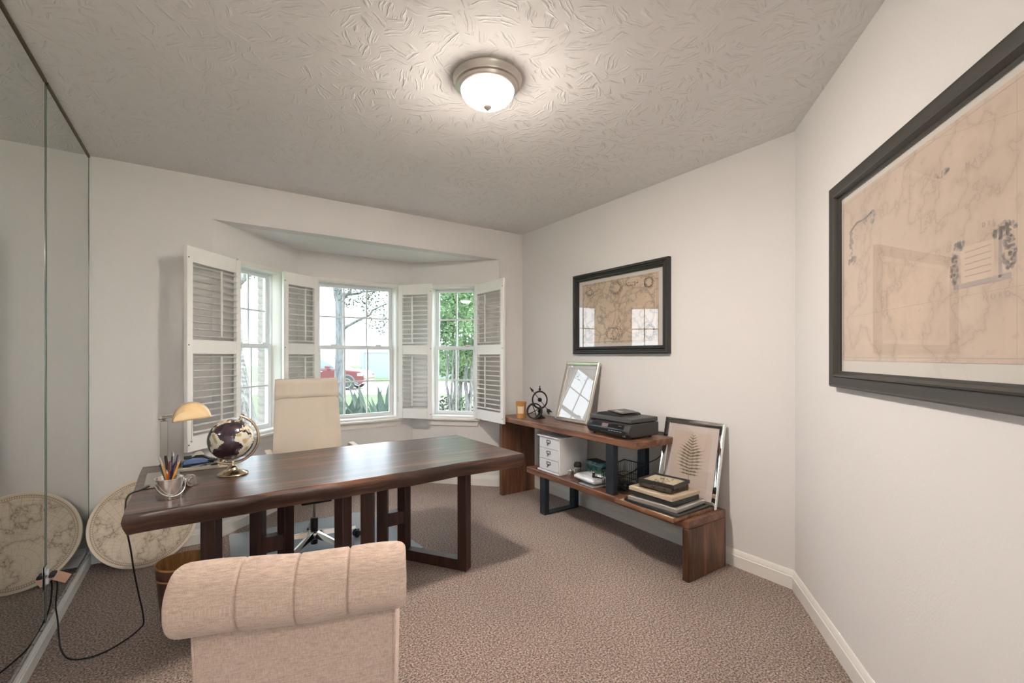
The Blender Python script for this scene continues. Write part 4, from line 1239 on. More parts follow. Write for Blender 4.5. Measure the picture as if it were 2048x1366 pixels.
# ------------------------------------------------------------------ things on the desk
TOPZ = DZ + .0005
def desk_lamp():
    t = thing('desk_lamp', 'nickel desk lamp with an amber glass half dome shade on the desk corner', 'desk lamp', (-.190, 2.98, TOPZ), R(2))
    MB().box(-.055, .085, -.215, .07, 0, .016).build('base', NICKEL, t, bevel=.004)
    MB().box(-.052, .082, -.212, .067, .016, .019).build('base_cap', NICKEL, t, bevel=.002)
    MB().box(.002, .034, .006, .030, .018, .292).build('post', pm('dark_nickel', (0.34, 0.31, 0.28), .35, .9, raw=True), t, bevel=.002)
    MB().lathe([(.006, .290), (.006, .300), (.009, .304), (.009, .316), (.004, .320)], 16, Matrix.Translation((.018, .018, 0))).build('swivel', NICKEL, t, smooth=50)
    ya, za = .018, .312
    arm = MB().tube([(.002, ya - .03, za), (.002, ya + .05, za)], .006, 10)
    arm.tube([(.002, ya - .03, za), (.05, ya - .045, za + .003), (.135, ya - .055, za + .006)], .0045, 10)
    arm.tube([(.002, ya + .05, za), (.05, ya + .06, za + .003), (.135, ya + .065, za + .006)], .0045, 10)
    arm.sphere((.137, ya - .055, za + .006), .009, 12, 8).sphere((.137, ya + .065, za + .006), .009, 12, 8).sphere((.002, ya - .035, za), .010, 12, 8)
    arm.build('arm', NICKEL, t, smooth=60)
    # half-dome shade: long axis along local y, open below
    m, nt, b = new_mat('amber_shade_glass')
    b.inputs['Base Color'].default_value = (*lin((228, 196, 146)), 1); b.inputs['Roughness'].default_value = .25
    b.inputs['Subsurface Weight'].default_value = .0; b.inputs['Coat Weight'].default_value = .3
    vs = []; fs = []
    NA, NB = 18, 12
    cx, cz = .138, .296
    for i in range(NA + 1):
        a = R(4) + (R(176) - R(4)) * i / NA + R(10)
        for j in range(NB + 1):
            bq = -1 + 2 * j / NB
            k = math.sqrt(max(0, 1 - (abs(bq) ** 3) * .62))
            vs.append((cx + .086 * math.cos(a) * (.94 if abs(bq) == 1 else 1), ya + .005 + .105 * bq, cz + .088 * math.sin(a) * k))
    for i in range(NA):
        for j in range(NB):
            fs.append((i * (NB + 1) + j, (i + 1) * (NB + 1) + j, (i + 1) * (NB + 1) + j + 1, i * (NB + 1) + j + 1))
    # end walls
    for j in (0, NB):
        fs.append(tuple(i * (NB + 1) + j for i in range(NA + 1)))
    sh = MB().add(vs, fs).build('shade', m, t, smooth=50)
    so = sh.modifiers.new('solid', 'SOLIDIFY'); so.thickness = .004
    MB().tube([(.135, ya - .03, za - .02), (.135, ya - .03, za - .13)], .0012, 6).build('pull_chain', NICKEL, t)
    MB().sphere((.135, ya - .03, za - .135), .0055, 12, 8).build('chain_knob', NICKEL, t, smooth=180)
desk_lamp()

LAND = {
 'na': [(-168, 66), (-156, 71), (-128, 70), (-110, 73), (-94, 73), (-82, 68), (-94, 59), (-80, 52), (-78, 62), (-64, 60), (-56, 52), (-66, 45), (-76, 36), (-81, 26), (-90, 30), (-97, 26), (-96, 18), (-88, 21), (-83, 10), (-78, 8), (-92, 14), (-106, 21), (-114, 31), (-124, 41), (-124, 50), (-140, 60), (-155, 58)],
 'sa': [(-78, 8), (-60, 9), (-50, 1), (-35, -6), (-39, -17), (-48, -27), (-57, -37), (-65, -42), (-68, -54), (-74, -50), (-71, -30), (-70, -18), (-81, -6)],
 'af': [(-6, 35), (10, 37), (22, 32), (33, 31), (43, 12), (51, 11), (40, -5), (40, -16), (33, -27), (26, -34), (18, -34), (12, -18), (13, -5), (8, 5), (-8, 5), (-17, 14), (-15, 24)],
 'eu': [(-9, 37), (-9, 43), (-1, 45), (-4, 48), (4, 52), (9, 57), (6, 60), (14, 67), (25, 71), (42, 67), (60, 69), (75, 73), (105, 77), (140, 73), (178, 68), (160, 60), (142, 58), (135, 45), (122, 39), (121, 30), (108, 20), (103, 8), (98, 16), (90, 22), (78, 8), (72, 20), (58, 25), (55, 17), (43, 13), (35, 30), (36, 36), (27, 37), (22, 37), (13, 45), (15, 38), (8, 44), (0, 40)],
 'gl': [(-55, 82), (-20, 82), (-20, 72), (-42, 60), (-52, 66)],
 'au': [(114, -22), (130, -12), (142, -11), (153, -27), (148, -38), (130, -32), (115, -34)],
 'an': [(-180, -72), (-120, -73), (-60, -65), (0, -70), (60, -67), (120, -66), (180, -72), (180, -89), (-180, -89)],
 'uk': [(-5, 50), (1, 52), (-3, 58), (-6, 56)], 'ic': [(-24, 64), (-14, 64), (-15, 66), (-23, 66)], 'md': [(44, -24), (49, -16), (50, -24)]}
def inpoly(x, y, P):
    c = False; j = len(P) - 1
    for i in range(len(P)):
        if (P[i][1] > y) != (P[j][1] > y) and x < (P[j][0] - P[i][0]) * (y - P[i][1]) / (P[j][1] - P[i][1]) + P[i][0]: c = not c
        j = i
    return c
def globe():
    t = thing('desk_globe', 'dark purple desk globe with cream continents on a brass stand', 'globe', (.128, 2.86, TOPZ))
    MB().lathe([(.072, 0), (.074, .004), (.070, .010), (.060, .013), (.052, .019), (.048, .021), (.030, .027), (.024, .038), (.018, .044), (.010, .048), (.0085, .054), (.0085, .072), (.005, .078)], 40).build('foot', BRASS, t, smooth=40)
    rad = .109; zc = .188
    rv = Vector((2.86, -.128, 0)).normalized()          # to the right as seen from the camera
    axis = (Vector((0, 0, 1)) * math.cos(R(23)) + rv * math.sin(R(23)))
    cen = Vector((-.008, .0, zc))
    q = Vector((0, 0, 1)).rotation_difference(axis).to_matrix().to_4x4()
    toC = Vector((-.128, -2.86, .4)).normalized()
    # turn so that longitude -27 (mid Atlantic) faces the camera
    local = q.inverted() @ toC
    a0 = math.atan2(local.y, local.x) - R(-22)
    M = Matrix.Translation(cen) @ q @ Matrix.Rotation(a0, 4, 'Z')
    m, nt, b = new_mat('globe_ocean')
    n = noise(nt, coords(nt), 26, 3); r = ramp(nt, [(.35, lin((38, 26, 36))), (.65, lin((60, 44, 54)))]); nt.links.new(n.outputs['Fac'], r.inputs[0])
    nt.links.new(r.outputs[0], b.inputs['Base Color']); b.inputs['Roughness'].default_value = .22; b.inputs['Coat Weight'].default_value = .5
    s = MB().sphere((0, 0, 0), rad, 64, 40).build('ball', m, t, smooth=180)
    s.matrix_local = M
    NL, NT = 600, 300; DG = 360 / NL
    sets = {'continents': [], 'countries_gold': [], 'countries_grey': []}
    for key, P in LAND.items():
        x0, x1 = min(p[0] for p in P) - 5, max(p[0] for p in P) + 5; y0, y1 = min(p[1] for p in P) - 3, max(p[1] for p in P) + 3
        for i in range(max(0, int((x0 + 180) / DG)), min(NL, int((x1 + 180) / DG) + 1)):
            for j in range(max(0, int((y0 + 90) / DG)), min(NT, int((y1 + 90) / DG) + 1)):
                lo = -180 + DG * (i + .5); la = -90 + DG * (j + .5)
                lo2 = lo + 2.0 * math.sin(la * .31) + 1.2 * math.sin(lo * .5 + la * .9); la2 = la + 1.3 * math.sin(lo * .37) + .7 * math.sin(lo * .93)
                if inpoly(lo2, la2, P):
                    h = .5 + .28 * math.sin(lo * .21 + 2 * math.sin(la * .13)) + .28 * math.sin(la * .24 + 1.7 * math.sin(lo * .11))
                    sets['countries_gold' if h < .14 else 'countries_grey' if h < .34 else 'continents'].append((i, j))
    cols = {'continents': (212, 206, 190), 'countries_gold': (184, 150, 92), 'countries_grey': (176, 178, 168)}
    for nm, cells in sets.items():
        mb = MB()
        for i, j in cells:
            vs = []
            for di, dj in ((0, 0), (1, 0), (1, 1), (0, 1)):
                lo = R(-180 + DG * (i + di)); la = R(-90 + DG * (j + dj)); q2 = rad + .0007
                vs.append((q2 * math.cos(la) * math.cos(lo), q2 * math.cos(la) * math.sin(lo), q2 * math.sin(la)))
            mb.add(vs, [(0, 1, 2, 3)])
        mat = pm('globe_' + nm, cols[nm], .28, coat=.4)
        mb.build(nm, mat, s, smooth=180)
    # meridian arm on the right side, from pole to pole
    arc = []
    for k in range(33):
        a = R(90 - 23) - R(193) * k / 32 + R(5)
        arc.append(cen + (rv * math.cos(a) + Vector((0, 0, 1)) * math.sin(a)) * (rad + .020))
    MB().tube(arc, .0085, 10, flat=.9).build('meridian_arm', pm('arm_bronze', (0.52, 0.40, 0.29), .35, .9, raw=True), t, smooth=60)
    for sg in (1, -1):
        p0 = cen + axis * sg * rad; p1 = cen + axis * sg * (rad + .034)
        MB().tube([p0, p0.lerp(p1, .3), p0.lerp(p1, .55), p0.lerp(p1, .8), p1], [.012, .006, .0075, .006, .008], 12).build('pole_pin', BRASS, t, smooth=60)
globe()

def pen_bucket():
    cx, cy = -.128, 2.538
    t = thing('pen_bucket', 'small shiny tin bucket full of pens at the front corner of the desk', 'bucket', (cx, cy, TOPZ), R(20))
    MB().lathe([(.043, .002), (.046, 0), (.0475, .008), (.0505, .086), (.053, .088), (.053, .092), (.0505, .092), (.046, .085), (.043, .006)], 40).build('pail', pm('tin', (0.84, 0.82, 0.80), .22, 1.0, raw=True), t, smooth=40)
    for s in (-1, 1):
        MB().lathe([(.010, 0), (.010, .005), (.004, .008)], 14, Matrix.Translation((s * .049, 0, .074)) @ Matrix.Rotation(R(90 * s), 4, 'Y')).build('ear', STEEL, t, smooth=40)
    pts = []
    for k in range(21):
        a = PI * k / 20
        pts.append((.056 * math.cos(a), -.058 * math.sin(a) ** .8, .074 - .055 * math.sin(a)))
    MB().tube(pts, .0020, 8).build('handle', STEEL, t, smooth=60)
    G = 'pens and pencils in the tin bucket'
    defs = [('pen', 'silver pen leaning far left in the tin bucket', 'silver', -.95, .10, .190), ('marker', 'black marker leaning left in the tin bucket', 'black', -.55, .45, .182),
            ('pencil', 'ochre pencil leaning left over the black marker', 'ochre', -.42, -.35, .165), ('pen', 'tall thin grey pen near the middle of the bucket', 'grey', -.05, .50, .196),
            ('pen', 'navy blue pen in the middle of the bucket', 'navy', .10, .20, .178), ('pen', 'purple pen behind the yellow pencil', 'purple', .35, .55, .186),
            ('pen', 'dark blue pen leaning right in the bucket', 'navy', .42, -.10, .150), ('pencil', 'yellow pencil leaning far right in the bucket', 'yellow', .80, .10, .178),
            ('pen', 'red and white striped pen in the bucket', 'red', .20, -.30, .160), ('pencil', 'short orange pencil at the front of the bucket', 'orange', .15, -.60, .128),
            ('marker', 'teal capped marker low on the left of the bucket', 'teal', -.70, -.05, .150)]
    PC = {'silver': (188, 186, 186), 'black': (28, 28, 30), 'ochre': (206, 150, 78), 'grey': (150, 140, 132), 'navy': (38, 44, 84), 'purple': (74, 66, 104), 'yellow': (226, 160, 52), 'red': (168, 92, 84), 'orange': (206, 122, 48), 'teal': (70, 96, 98)}
    for nm, lab, c, lx, ly, L in defs:
        base = Vector((lx * -.014, ly * -.014, .008))
        rv = Vector((math.cos(TH), -math.sin(TH), 0)); fv = Vector((math.sin(TH), math.cos(TH), 0))
        tip = base + rv * (lx * .075) + fv * (ly * .045) + Vector((0, 0, L * .95))
        d = (tip - base).normalized()
        # keep inside the rim
        s = (.088 - base.z) / d.z; p = base + d * s
        rad2 = math.hypot(p.x, p.y)
        if rad2 > .040:
            k = .040 / rad2; p2 = Vector((p.x * k, p.y * k, p.z)); d = (p2 - base).normalized()
        o = thing(nm, lab, nm, (cx + base.x, cy + base.y, TOPZ + base.z), group=G)
        o.rotation_euler = Vector((0, 0, 1)).rotation_difference(d).to_euler()
        r = .0058 if nm == 'marker' else .0040
        mat = pm('pen_' + c, PC[c], .35)
        sg = 6 if nm == 'pencil' else 12
        MB().lathe([(r * .8, 0), (r, .004), (r, L * .86)], sg).build('barrel', mat, o, smooth=40 if sg > 6 else 0)
        if nm == 'pencil':
            MB().lathe([(r, L * .86), (r * .3, L * .97), (.0004, L)], 6).build('sharpened_tip', pm('pencil_wood', (222, 186, 140), .6), o)
        else:
            MB().lathe([(r * 1.08, L * .66), (r * 1.08, L * .95), (r * .8, L)], 12).build('cap', pm('pencap_' + c, tuple(int(x * .8) for x in PC[c]), .3), o, smooth=40)
            MB().box(r, r + .0018, -.0012, .0012, L * .72, L * .96).build('clip', STEEL, o)
pen_bucket()

def tray():
    t = thing('letter_tray', 'flat cream desk tray holding stationery behind the globe', 'tray', (-.015, 3.165, TOPZ), R(1))
    TR = pm('tray_cream', (216, 206, 190), .5)
    MB().box(-.155, .125, -.100, .105, 0, .006).build('base', TR, t, bevel=.002)
    MB().rectsweep(.28, .205, [(0, 0), (0, -.018), (.005, -.018), (.005, 0)], Matrix.Translation((-.015, .0025, .0)) @ Matrix(((1, 0, 0, 0), (0, 0, 1, 0), (0, -1, 0, 0), (0, 0, 0, 1)))).build('rim', TR, t, bevel=.001)
    z0 = TOPZ + .0065
    s = thing('stapler', 'blue and black stapler lying in the cream tray', 'stapler', (-.035, 3.165, z0), R(6))
    MB().box(-.065, .065, -.017, .017, 0, .010).build('base', BLACKP, s, bevel=.003)
    MB().prism([(-.065, .012), (.062, .012), (.066, .022), (.03, .040), (-.04, .044), (-.065, .034)], -.016, .016, Matrix(((1, 0, 0, 0), (0, 0, 1, 0), (0, 1, 0, 0), (0, 0, 0, 1)))).build('arm', pm('stapler_blue', (74, 96, 136), .3), s, bevel=.006)
    MB().box(-.060, -.022, -.014, .014, .044, .062).build('hinge_block', BLACKP, s, bevel=.004)
    s = thing('scissors', 'black handled scissors lying in the cream tray', 'scissors', (.022, 3.118, z0 + .004), R(28))
    for sg in (-1, 1):
        MB().tube([(.03 + .020 * math.cos(a), sg * .014 + .013 * math.sin(a), .012 + .012 * sg) for a in [2 * PI * k / 16 for k in range(16)]], .0058, 8, closed=True).build('handle', BLACKP, s, smooth=60)
        MB().box(-.09, .012, sg * .003 - .005, sg * .003 + .005, .006 + .003 * sg, .008 + .003 * sg).build('blade', STEEL, s)
    s = thing('tape_dispenser', 'dark tape dispenser at the back of the cream tray', 'tape dispenser', (-.005, 3.230, z0), R(-4))
    MB().prism([(-.06, 0), (.055, 0), (.06, .022), (.03, .030), (.0, .050), (-.035, .052), (-.06, .03)], -.018, .018, Matrix(((1, 0, 0, 0), (0, 0, 1, 0), (0, 1, 0, 0), (0, 0, 0, 1)))).build('body', BLACKP, s, bevel=.004)
    MB().lathe([(.012, -.0095), (.024, -.0095), (.024, .0095), (.012, .0095)], 24, Matrix.Translation((-.02, 0, .045)) @ Matrix.Rotation(R(90), 4, 'X')).build('tape_roll', pm('tape_roll', (206, 202, 190), .3), s, smooth=40)
    s = thing('marker', 'white marker with an orange cap standing askew in the cream tray', 'marker', (.072, 3.115, z0 + .008), rot=(R(18), R(62), R(60)))
    MB().lathe([(.006, 0), (.0065, .004), (.0065, .05)], 14).build('barrel', PAPER, s, smooth=40)
    MB().lathe([(.0068, .05), (.0068, .075), (.004, .08)], 14).build('cap', pm('orange_cap', (214, 124, 66), .4), s, smooth=40)
    s = thing('paper_clip_box', 'small clear grey clip box at the right end of the cream tray', 'box', (.088, 3.205, z0), R(4))
    MB().box(-.024, .024, -.03, .03, 0, .026).build('case', pm('clip_box', (150, 154, 156), .25), s, bevel=.003)
    MB().box(-.025, .025, -.031, .031, .026, .031).build('lid', pm('clip_lid', (190, 192, 194), .25), s, bevel=.002)
    s = thing('glasses_case', 'black glasses case at the left end of the cream tray', 'case', (-.125, 3.185, z0), R(80))
    MB().sphere((0, 0, .018), .018, 20, 12, (3.6, 1.25, 1)).build('shell', BLACKP, s, smooth=180)
    MB().box(-.06, .06, -.0235, .0235, .0172, .0188).build('seam', DGREYP, s, bevel=.003)
tray()
def punch():
    t = thing('tape_measure', 'small round chrome tape measure on the desk behind the tin bucket', 'tape measure', (-.060, 2.705, TOPZ), R(40))
    MB().lathe([(.010, -.016), (.026, -.016), (.030, -.010), (.030, .010), (.026, .016), (.010, .016)], 30, Matrix.Translation((0, 0, .030)) @ Matrix.Rotation(R(90), 4, 'X')).build('case', CHROME, t, smooth=40)
    MB().lathe([(.018, .0165), (.016, .0185)], 24, Matrix.Translation((0, 0, .030)) @ Matrix.Rotation(R(90), 4, 'X')).build('badge', STEEL, t, smooth=40)
    MB().box(.02, .045, -.008, .008, .002, .010).build('tongue', STEEL, t, bevel=.001)
punch()

# ------------------------------------------------------------------ lamp cord, tag, outlet
def spline(pts, n=8):
    P = [Vector(p) for p in pts]; out = []
    for i in range(len(P) - 1):
        p0, p1, p2, p3 = P[max(i - 1, 0)], P[i], P[i + 1], P[min(i + 2, len(P) - 1)]
        for k in range(n):
            t = k / n
            out.append(.5 * ((2 * p1) + (p2 - p0) * t + (2 * p0 - 5 * p1 + 4 * p2 - p3) * t * t + (3 * p1 - p0 - 3 * p2 + p3) * t ** 3))
    out.append(P[-1]); return out
cp = [(-.215, 2.765, .775), (-.248, 2.735, .768), (-.274, 2.70, .768), (-.288, 2.67, .755), (-.290, 2.64, .715), (-.284, 2.60, .655), (-.272, 2.575, .60), (-.267, 2.61, .53), (-.266, 2.70, .41), (-.262, 2.83, .25), (-.256, 2.93, .12), (-.256, 2.985, .03), (-.270, 2.985, .008), (-.310, 2.915, .006),
      (-.380, 2.845, .006), (-.450, 2.830, .006), (-.515, 2.872, .006), (-.560, 2.98, .006), (-.590, 3.10, .012), (-.612, 3.19, .06), (-.628, 3.235, .12), (-.629, 3.268, .19), (-.629, 3.262, .235), (-.630, 3.215, .286), (-.632, 3.16, .315)]
tag(MB().tube(spline(cp), .0036, 8).build('lamp_cord', CORD, smooth=60), 'black lamp cord running from the desk over the carpet to the mirror outlet', 'cord')
tg = MB().box(-.005, .005, -.032, .032, -.022, .022, Matrix.Translation((-.606, 3.235, .262)) @ Matrix.Rotation(R(-58), 4, 'Z') @ Matrix.Rotation(R(-38), 4, 'X'))
tag(tg.build('cord_tag', pm('tag_peach', (236, 190, 164), .7), bevel=.001), 'peach paper tag folded round the black lamp cord', 'tag')
def outlet():
    t = thing('wall_outlet', 'mirrored wall outlet plate with a black plug at the mirror seam', 'outlet', (-.6368, 3.113, .318))
    MB().box(0, .003, -.036, .036, -.058, .058).build('plate', pm('clear_plate', (0.80, 0.84, 0.82), .05, .85, raw=True), t, bevel=.002)
    for z in (-.022, .022):
        MB().lathe([(.014, 0), (.015, .005), (.013, .0055)], 20, Matrix.Translation((.003, 0, z)) @ Matrix.Rotation(R(90), 4, 'Y')).build('socket', WHITEP, t, smooth=40)
    MB().box(.008, .030, -.012, .050, -.006, .008).build('plug', CORD, t, bevel=.004)
outlet()

# ------------------------------------------------------------------ outside
GZ = -0.35
Fv = Vector((math.sin(TH), math.cos(TH))); Rv2 = Vector((math.cos(TH), -math.sin(TH)))
def at(u, d):
    p = Fv * d + Rv2 * ((u - 1024) / 910 * d)
    return p
m, nt, b = new_mat('lawn_grass')
n1 = noise(nt, coords(nt), 2.2, 3); n2 = noise(nt, coords(nt), 60, 3)
r = ramp(nt, [(.3, lin((64, 108, 50))), (.7, lin((96, 142, 74)))]); nt.links.new(math_n(nt, 'ADD', math_n(nt, 'MULTIPLY', n1.outputs['Fac'], .5), math_n(nt, 'MULTIPLY', n2.outputs['Fac'], .5)), r.inputs[0])
nt.links.new(r.outputs[0], b.inputs['Base Color']); b.inputs['Roughness'].default_value = .9
struct(MB().prism([(-45, -30.0), (60, -30.0), (60, 90), (-45, 90)], GZ - .2, GZ).build('ground_lawn', m))
concrete = pm('pale_concrete', (214, 208, 200), .85)
def strip(name, d0, d1, mat, z):
    q = [at(-900, d0), at(2600, d0), at(2600, d1), at(-900, d1)]
    return struct(MB().prism([tuple(p) for p in q], GZ, GZ + z).build(name, mat))
strip('ground_street', 20.5, 30.0, concrete, .015)
# mulch bed in front of the right window
m, nt, b = new_mat('leaf_mulch')
n1 = noise(nt, coords(nt), 26, 4); r = ramp(nt, [(.35, lin((70, 54, 46))), (.5, lin((122, 104, 92))), (.65, lin((200, 186, 174)))]); nt.links.new(n1.outputs['Fac'], r.inputs[0])
nt.links.new(r.outputs[0], b.inputs['Base Color']); b.inputs['Roughness'].default_value = .95
q = [Vector((-1.6, 4.9)), Vector((5.2, 4.9)), at(1060, 19), at(838, 19), at(838, 8.5), at(380, 8.0)]
struct(MB().prism([tuple(p) for p in q], GZ, GZ + .02).build('ground_mulch_bed', m))

# brick return seen through the left window
a0, b0 = bay[0], bay[1]; d0 = (b0 - a0).normalized(); n0 = Vector((-d0.y, d0.x))
wb = bpy.data.objects.new('wall_brick_return', None); COL.objects.link(wb); struct(wb)
pc = a0 + d0 * .775; wb.location = (pc.x, pc.y, 0); wb.rotation_euler = (0, 0, math.atan2(d0.y, d0.x))
MB().box(.006, .20, TB + .002, TB + .098, .35, 2.40).build('mortar_core', pm('mortar', (182, 180, 178), .9), wb)
m, nt, b = new_mat('pale_brick')
n1 = noise(nt, coords(nt), 14, 3); r = ramp(nt, [(.35, lin((146, 134, 130))), (.65, lin((166, 156, 152)))]); nt.links.new(n1.outputs['Fac'], r.inputs[0])
nt.links.new(r.outputs[0], b.inputs['Base Color']); b.inputs['Roughness'].default_value = .9
bk = MB().box(0, .2, 0, .1, 0, .062).mesh('brick'); bk.materials.append(m)
for k in range(28):
    z = .36 + k * .0725
    inst('brick', bk, wb, (0 + .002 * math.sin(k * 7), TB + .001, z), scale=(1.0, 1.0, 1.0))

# trees
def bark(name, c1, c2, sc=10):
    m, nt, b = new_mat(name)
    v = coords(nt, (sc, sc, sc * .22)); n = noise(nt, v, 1.5, 5, .65, .5)
    r = ramp(nt, [(.35, lin(c1)), (.62, lin(c2))]); nt.links.new(n.outputs['Fac'], r.inputs[0])
    nt.links.new(r.outputs[0], b.inputs['Base Color']); b.inputs['Roughness'].default_value = .95
    bump(nt, b, n.outputs['Fac'], 1.0, .03)
    return m
def leafmat(name, c1, c2):
    m, nt, b = new_mat(name)
    n = noise(nt, coords(nt), 2.2, 2); r = ramp(nt, [(.35, lin(c1)), (.65, lin(c2))]); nt.links.new(n.outputs['Fac'], r.inputs[0])
    nt.links.new(r.outputs[0], b.inputs['Base Color']); b.inputs['Roughness'].default_value = .5
    b.inputs['Transmission Weight'].default_value = 0.0
    tl = nt.nodes.new('ShaderNodeBsdfTranslucent'); nt.links.new(r.outputs[0], tl.inputs[0])
    mx = nt.nodes.new('ShaderNodeMixShader'); mx.inputs[0].default_value = .45
    out = nt.nodes['Material Output']
    nt.links.new(b.outputs[0], mx.inputs[1]); nt.links.new(tl.outputs[0], mx.inputs[2]); nt.links.new(mx.outputs[0], out.inputs[0])
    return m
BARKG = bark('bark_grey', (88, 90, 93), (134, 136, 140)); BARKP = bark('bark_pale', (74, 72, 72), (140, 138, 136), 14)
LEAFG = leafmat('leaf_green', (78, 108, 72), (136, 164, 120)); LEAFD = leafmat('leaf_deep', (46, 64, 48), (80, 100, 76))
def leaves(name, parent, blobs, n, size, mat, seed):
    rg = random.Random(seed); mb = MB()
    for k in range(n):
        c, rad = rg.choice(blobs)
        while True:
            p = Vector((rg.uniform(-1, 1), rg.uniform(-1, 1), rg.uniform(-1, 1)))
            if p.length < 1: break
        p = Vector(c) + Vector((p.x * rad[0], p.y * rad[1], p.z * rad[2]))
        s = size * rg.uniform(.6, 1.3)
        d = Vector((rg.uniform(-1, 1), rg.uniform(-1, 1), rg.uniform(-.9, .3))).normalized()
        e = d.cross(Vector((rg.uniform(-1, 1), rg.uniform(-1, 1), rg.uniform(-1, 1)))).normalized()
        mb.add([p, p + d * s * .5 + e * s * .24, p + d * s, p + d * s * .5 - e * s * .24], [(0, 1, 2, 3)])
    o = mb.build(name, mat, parent); o['kind'] = 'stuff'; return o
def trunk_path(p0, p1, n=8, wob=.05, seed=0):
    rg = random.Random(seed); p0, p1 = Vector(p0), Vector(p1); out = []
    for k in range(n + 1):
        f = k / n; q = p0.lerp(p1, f)
        if 0 < k < n: q += Vector((rg.uniform(-wob, wob), rg.uniform(-wob, wob), 0))
        out.append(q)
    return out
def ztop(v, d): return CAM_H + (712 - v) / 910 * d
# big leaning trunk outside the left window
def tree_left():
    base = at(462, 6.3); top = at(446, 6.6)
    t = thing('tree', 'big leaning tree trunk with rough bark outside the left window', 'tree', (base.x, base.y, GZ))
    pts = [Vector((0, 0, 0)), Vector((0, 0, .35)), Vector((top.x - base.x, top.y - base.y, 1.75)) * .5, Vector((top.x - base.x, top.y - base.y, 1.75)), Vector(((top.x - base.x) * 1.6, (top.y - base.y) * 1.6, 4.2))]
    MB().tube(pts, [.52, .44, .36, .26, .2], 20).build('trunk', BARKP, t, smooth=60)
    for k, (dx, dz) in enumerate(((.9, 3.6), (-.8, 3.9))):
        MB().tube(trunk_path((-.2, .2, 2.6), (dx, .6, dz), 5, .06, k), [.10, .085, .07, .06, .045, .03], 10).build('branch', BARKP, t, smooth=60)
    leaves('foliage', t, [((.7, .7, 3.3), (.9, .9, .45)), ((-.5, .5, 3.9), (1.2, 1, .6))], 1200, .08, LEAFD, 5)
tree_left()
def tree_center():
    d = 10.0; base = at(679, d)
    t = thing('tree', 'slim tree with a pale trunk in front of the parked car', 'tree', (base.x, base.y, GZ))
    zt = ztop(690, d) - GZ; up = at(681, d) - base; u2 = at(668, d) - base
    MB().tube([(0, 0, 0), (0, 0, .3), (up.x * .3, up.y * .3, zt * .5), (up.x, up.y, zt), (up.x * .6, up.y * .6, zt + .9), (u2.x, u2.y, zt + 1.6), (u2.x * 1.2, u2.y * 1.2, zt + 3)], [.20, .165, .12, .105, .10, .085, .07], 16).build('trunk', BARKG, t, smooth=60)
    e = at(790, d) - base; e2 = at(740, d) - base
    for k, (q, z0, z1) in enumerate(((e, zt + .3, zt + 1.0), (e2, zt + .9, zt + 1.7), (e * .7, zt + 1.1, zt + 1.2))):
        MB().tube(trunk_path((up.x, up.y, z0), (q.x, q.y, z1), 6, .08, k + 3), [.045, .035, .03, .025, .02, .015, .01], 8).build('branch', BARKG, t, smooth=60)
    c1 = at(760, d) - base; c2_ = at(715, d) - base; c3 = at(640, d) - base
    leaves('foliage', t, [((c1.x, c1.y, zt + .75), (.42, .5, .55)), ((c2_.x, c2_.y, zt + 1.2), (.5, .5, .4)), ((c1.x, c1.y, zt + 1.5), (.6, .6, .4)), ((c3.x, c3.y, zt + 2.2), (.7, .7, .4))], 2000, .07, LEAFD, 6)
tree_center()
def shrub_tree(label, u, d, stems, blobs, n, seed, mat=LEAFG, size=.09):
    base = at(u, d)
    t = thing('small_tree', label, 'tree', (base.x, base.y, GZ), group='small trees outside the right window')
    for k, (u1, v1, r0) in enumerate(stems):
        p = at(u1, d) - base
        MB().tube(trunk_path((rnd.uniform(-.05, .05), rnd.uniform(-.05, .05), 0), (p.x, p.y, ztop(v1, d) - GZ), 7, .04, seed + k), [r0 * (1 - .09 * i) for i in range(8)], 9).build('stem', BARKP, t, smooth=60)
    bl = []
    for u1, v1, rx, rz in blobs:
        p = at(u1, d) - base
        bl.append(((p.x, p.y, ztop(v1, d) - GZ), (rx, rx, rz)))
    leaves('foliage', t, bl, n, size, mat, seed)
shrub_tree('slender multi stem tree at the left of the right window', 906, 8.6, [(884, 600, .035), (900, 560, .03), (922, 590, .035)], [(885, 600, .45, .5), (905, 560, .5, .45), (890, 670, .3, .35), (920, 620, .4, .5)], 2600, 21)
shrub_tree('pale stemmed tree at the right of the right window', 936, 9.2, [(928, 600, .05), (948, 590, .055), (960, 560, .04)], [(935, 580, .5, .5), (955, 640, .4, .5), (970, 560, .6, .6), (930, 700, .3, .3)], 2600, 33)
shrub_tree('dense green tree behind the slim ones at the right window', 915, 13.0, [(905, 620, .08), (935, 600, .07)], [(880, 620, .9, .9), (915, 580, 1.0, .9), (945, 650, .9, .9), (905, 720, .7, .5), (945, 740, .7, .4)], 5200, 44, LEAFG, .13)
def hedge(label, u, d, rx, h, n, seed, mat):
    base = at(u, d)
    t = thing('bush', label, 'bush', (base.x, base.y, GZ), group='bushes outside')
    for k in range(4):
        MB().tube(trunk_path((0, 0, 0), (rx * .5 * math.cos(k * 1.7), rx * .5 * math.sin(k * 1.7), h * .7), 3, .04, seed + k), [.03, .025, .02, .012], 6).build('stem', BARKG, t, smooth=60)
    leaves('foliage', t, [((0, 0, h * .5), (rx, rx, h * .5)), ((rx * .4, 0, h * .6), (rx * .6, rx * .6, h * .4))], n, .11, mat, seed)
hedge('low green bush behind the small trees at the right window', 885, 11.5, .8, .75, 600, 51, LEAFD)
hedge('low green bush at the far right of the right window', 955, 11.8, .9, .8, 600, 52, LEAFG)
hedge('small round bush by the street behind the slim tree', 703, 31.0, .9, 1.1, 420, 53, LEAFG)

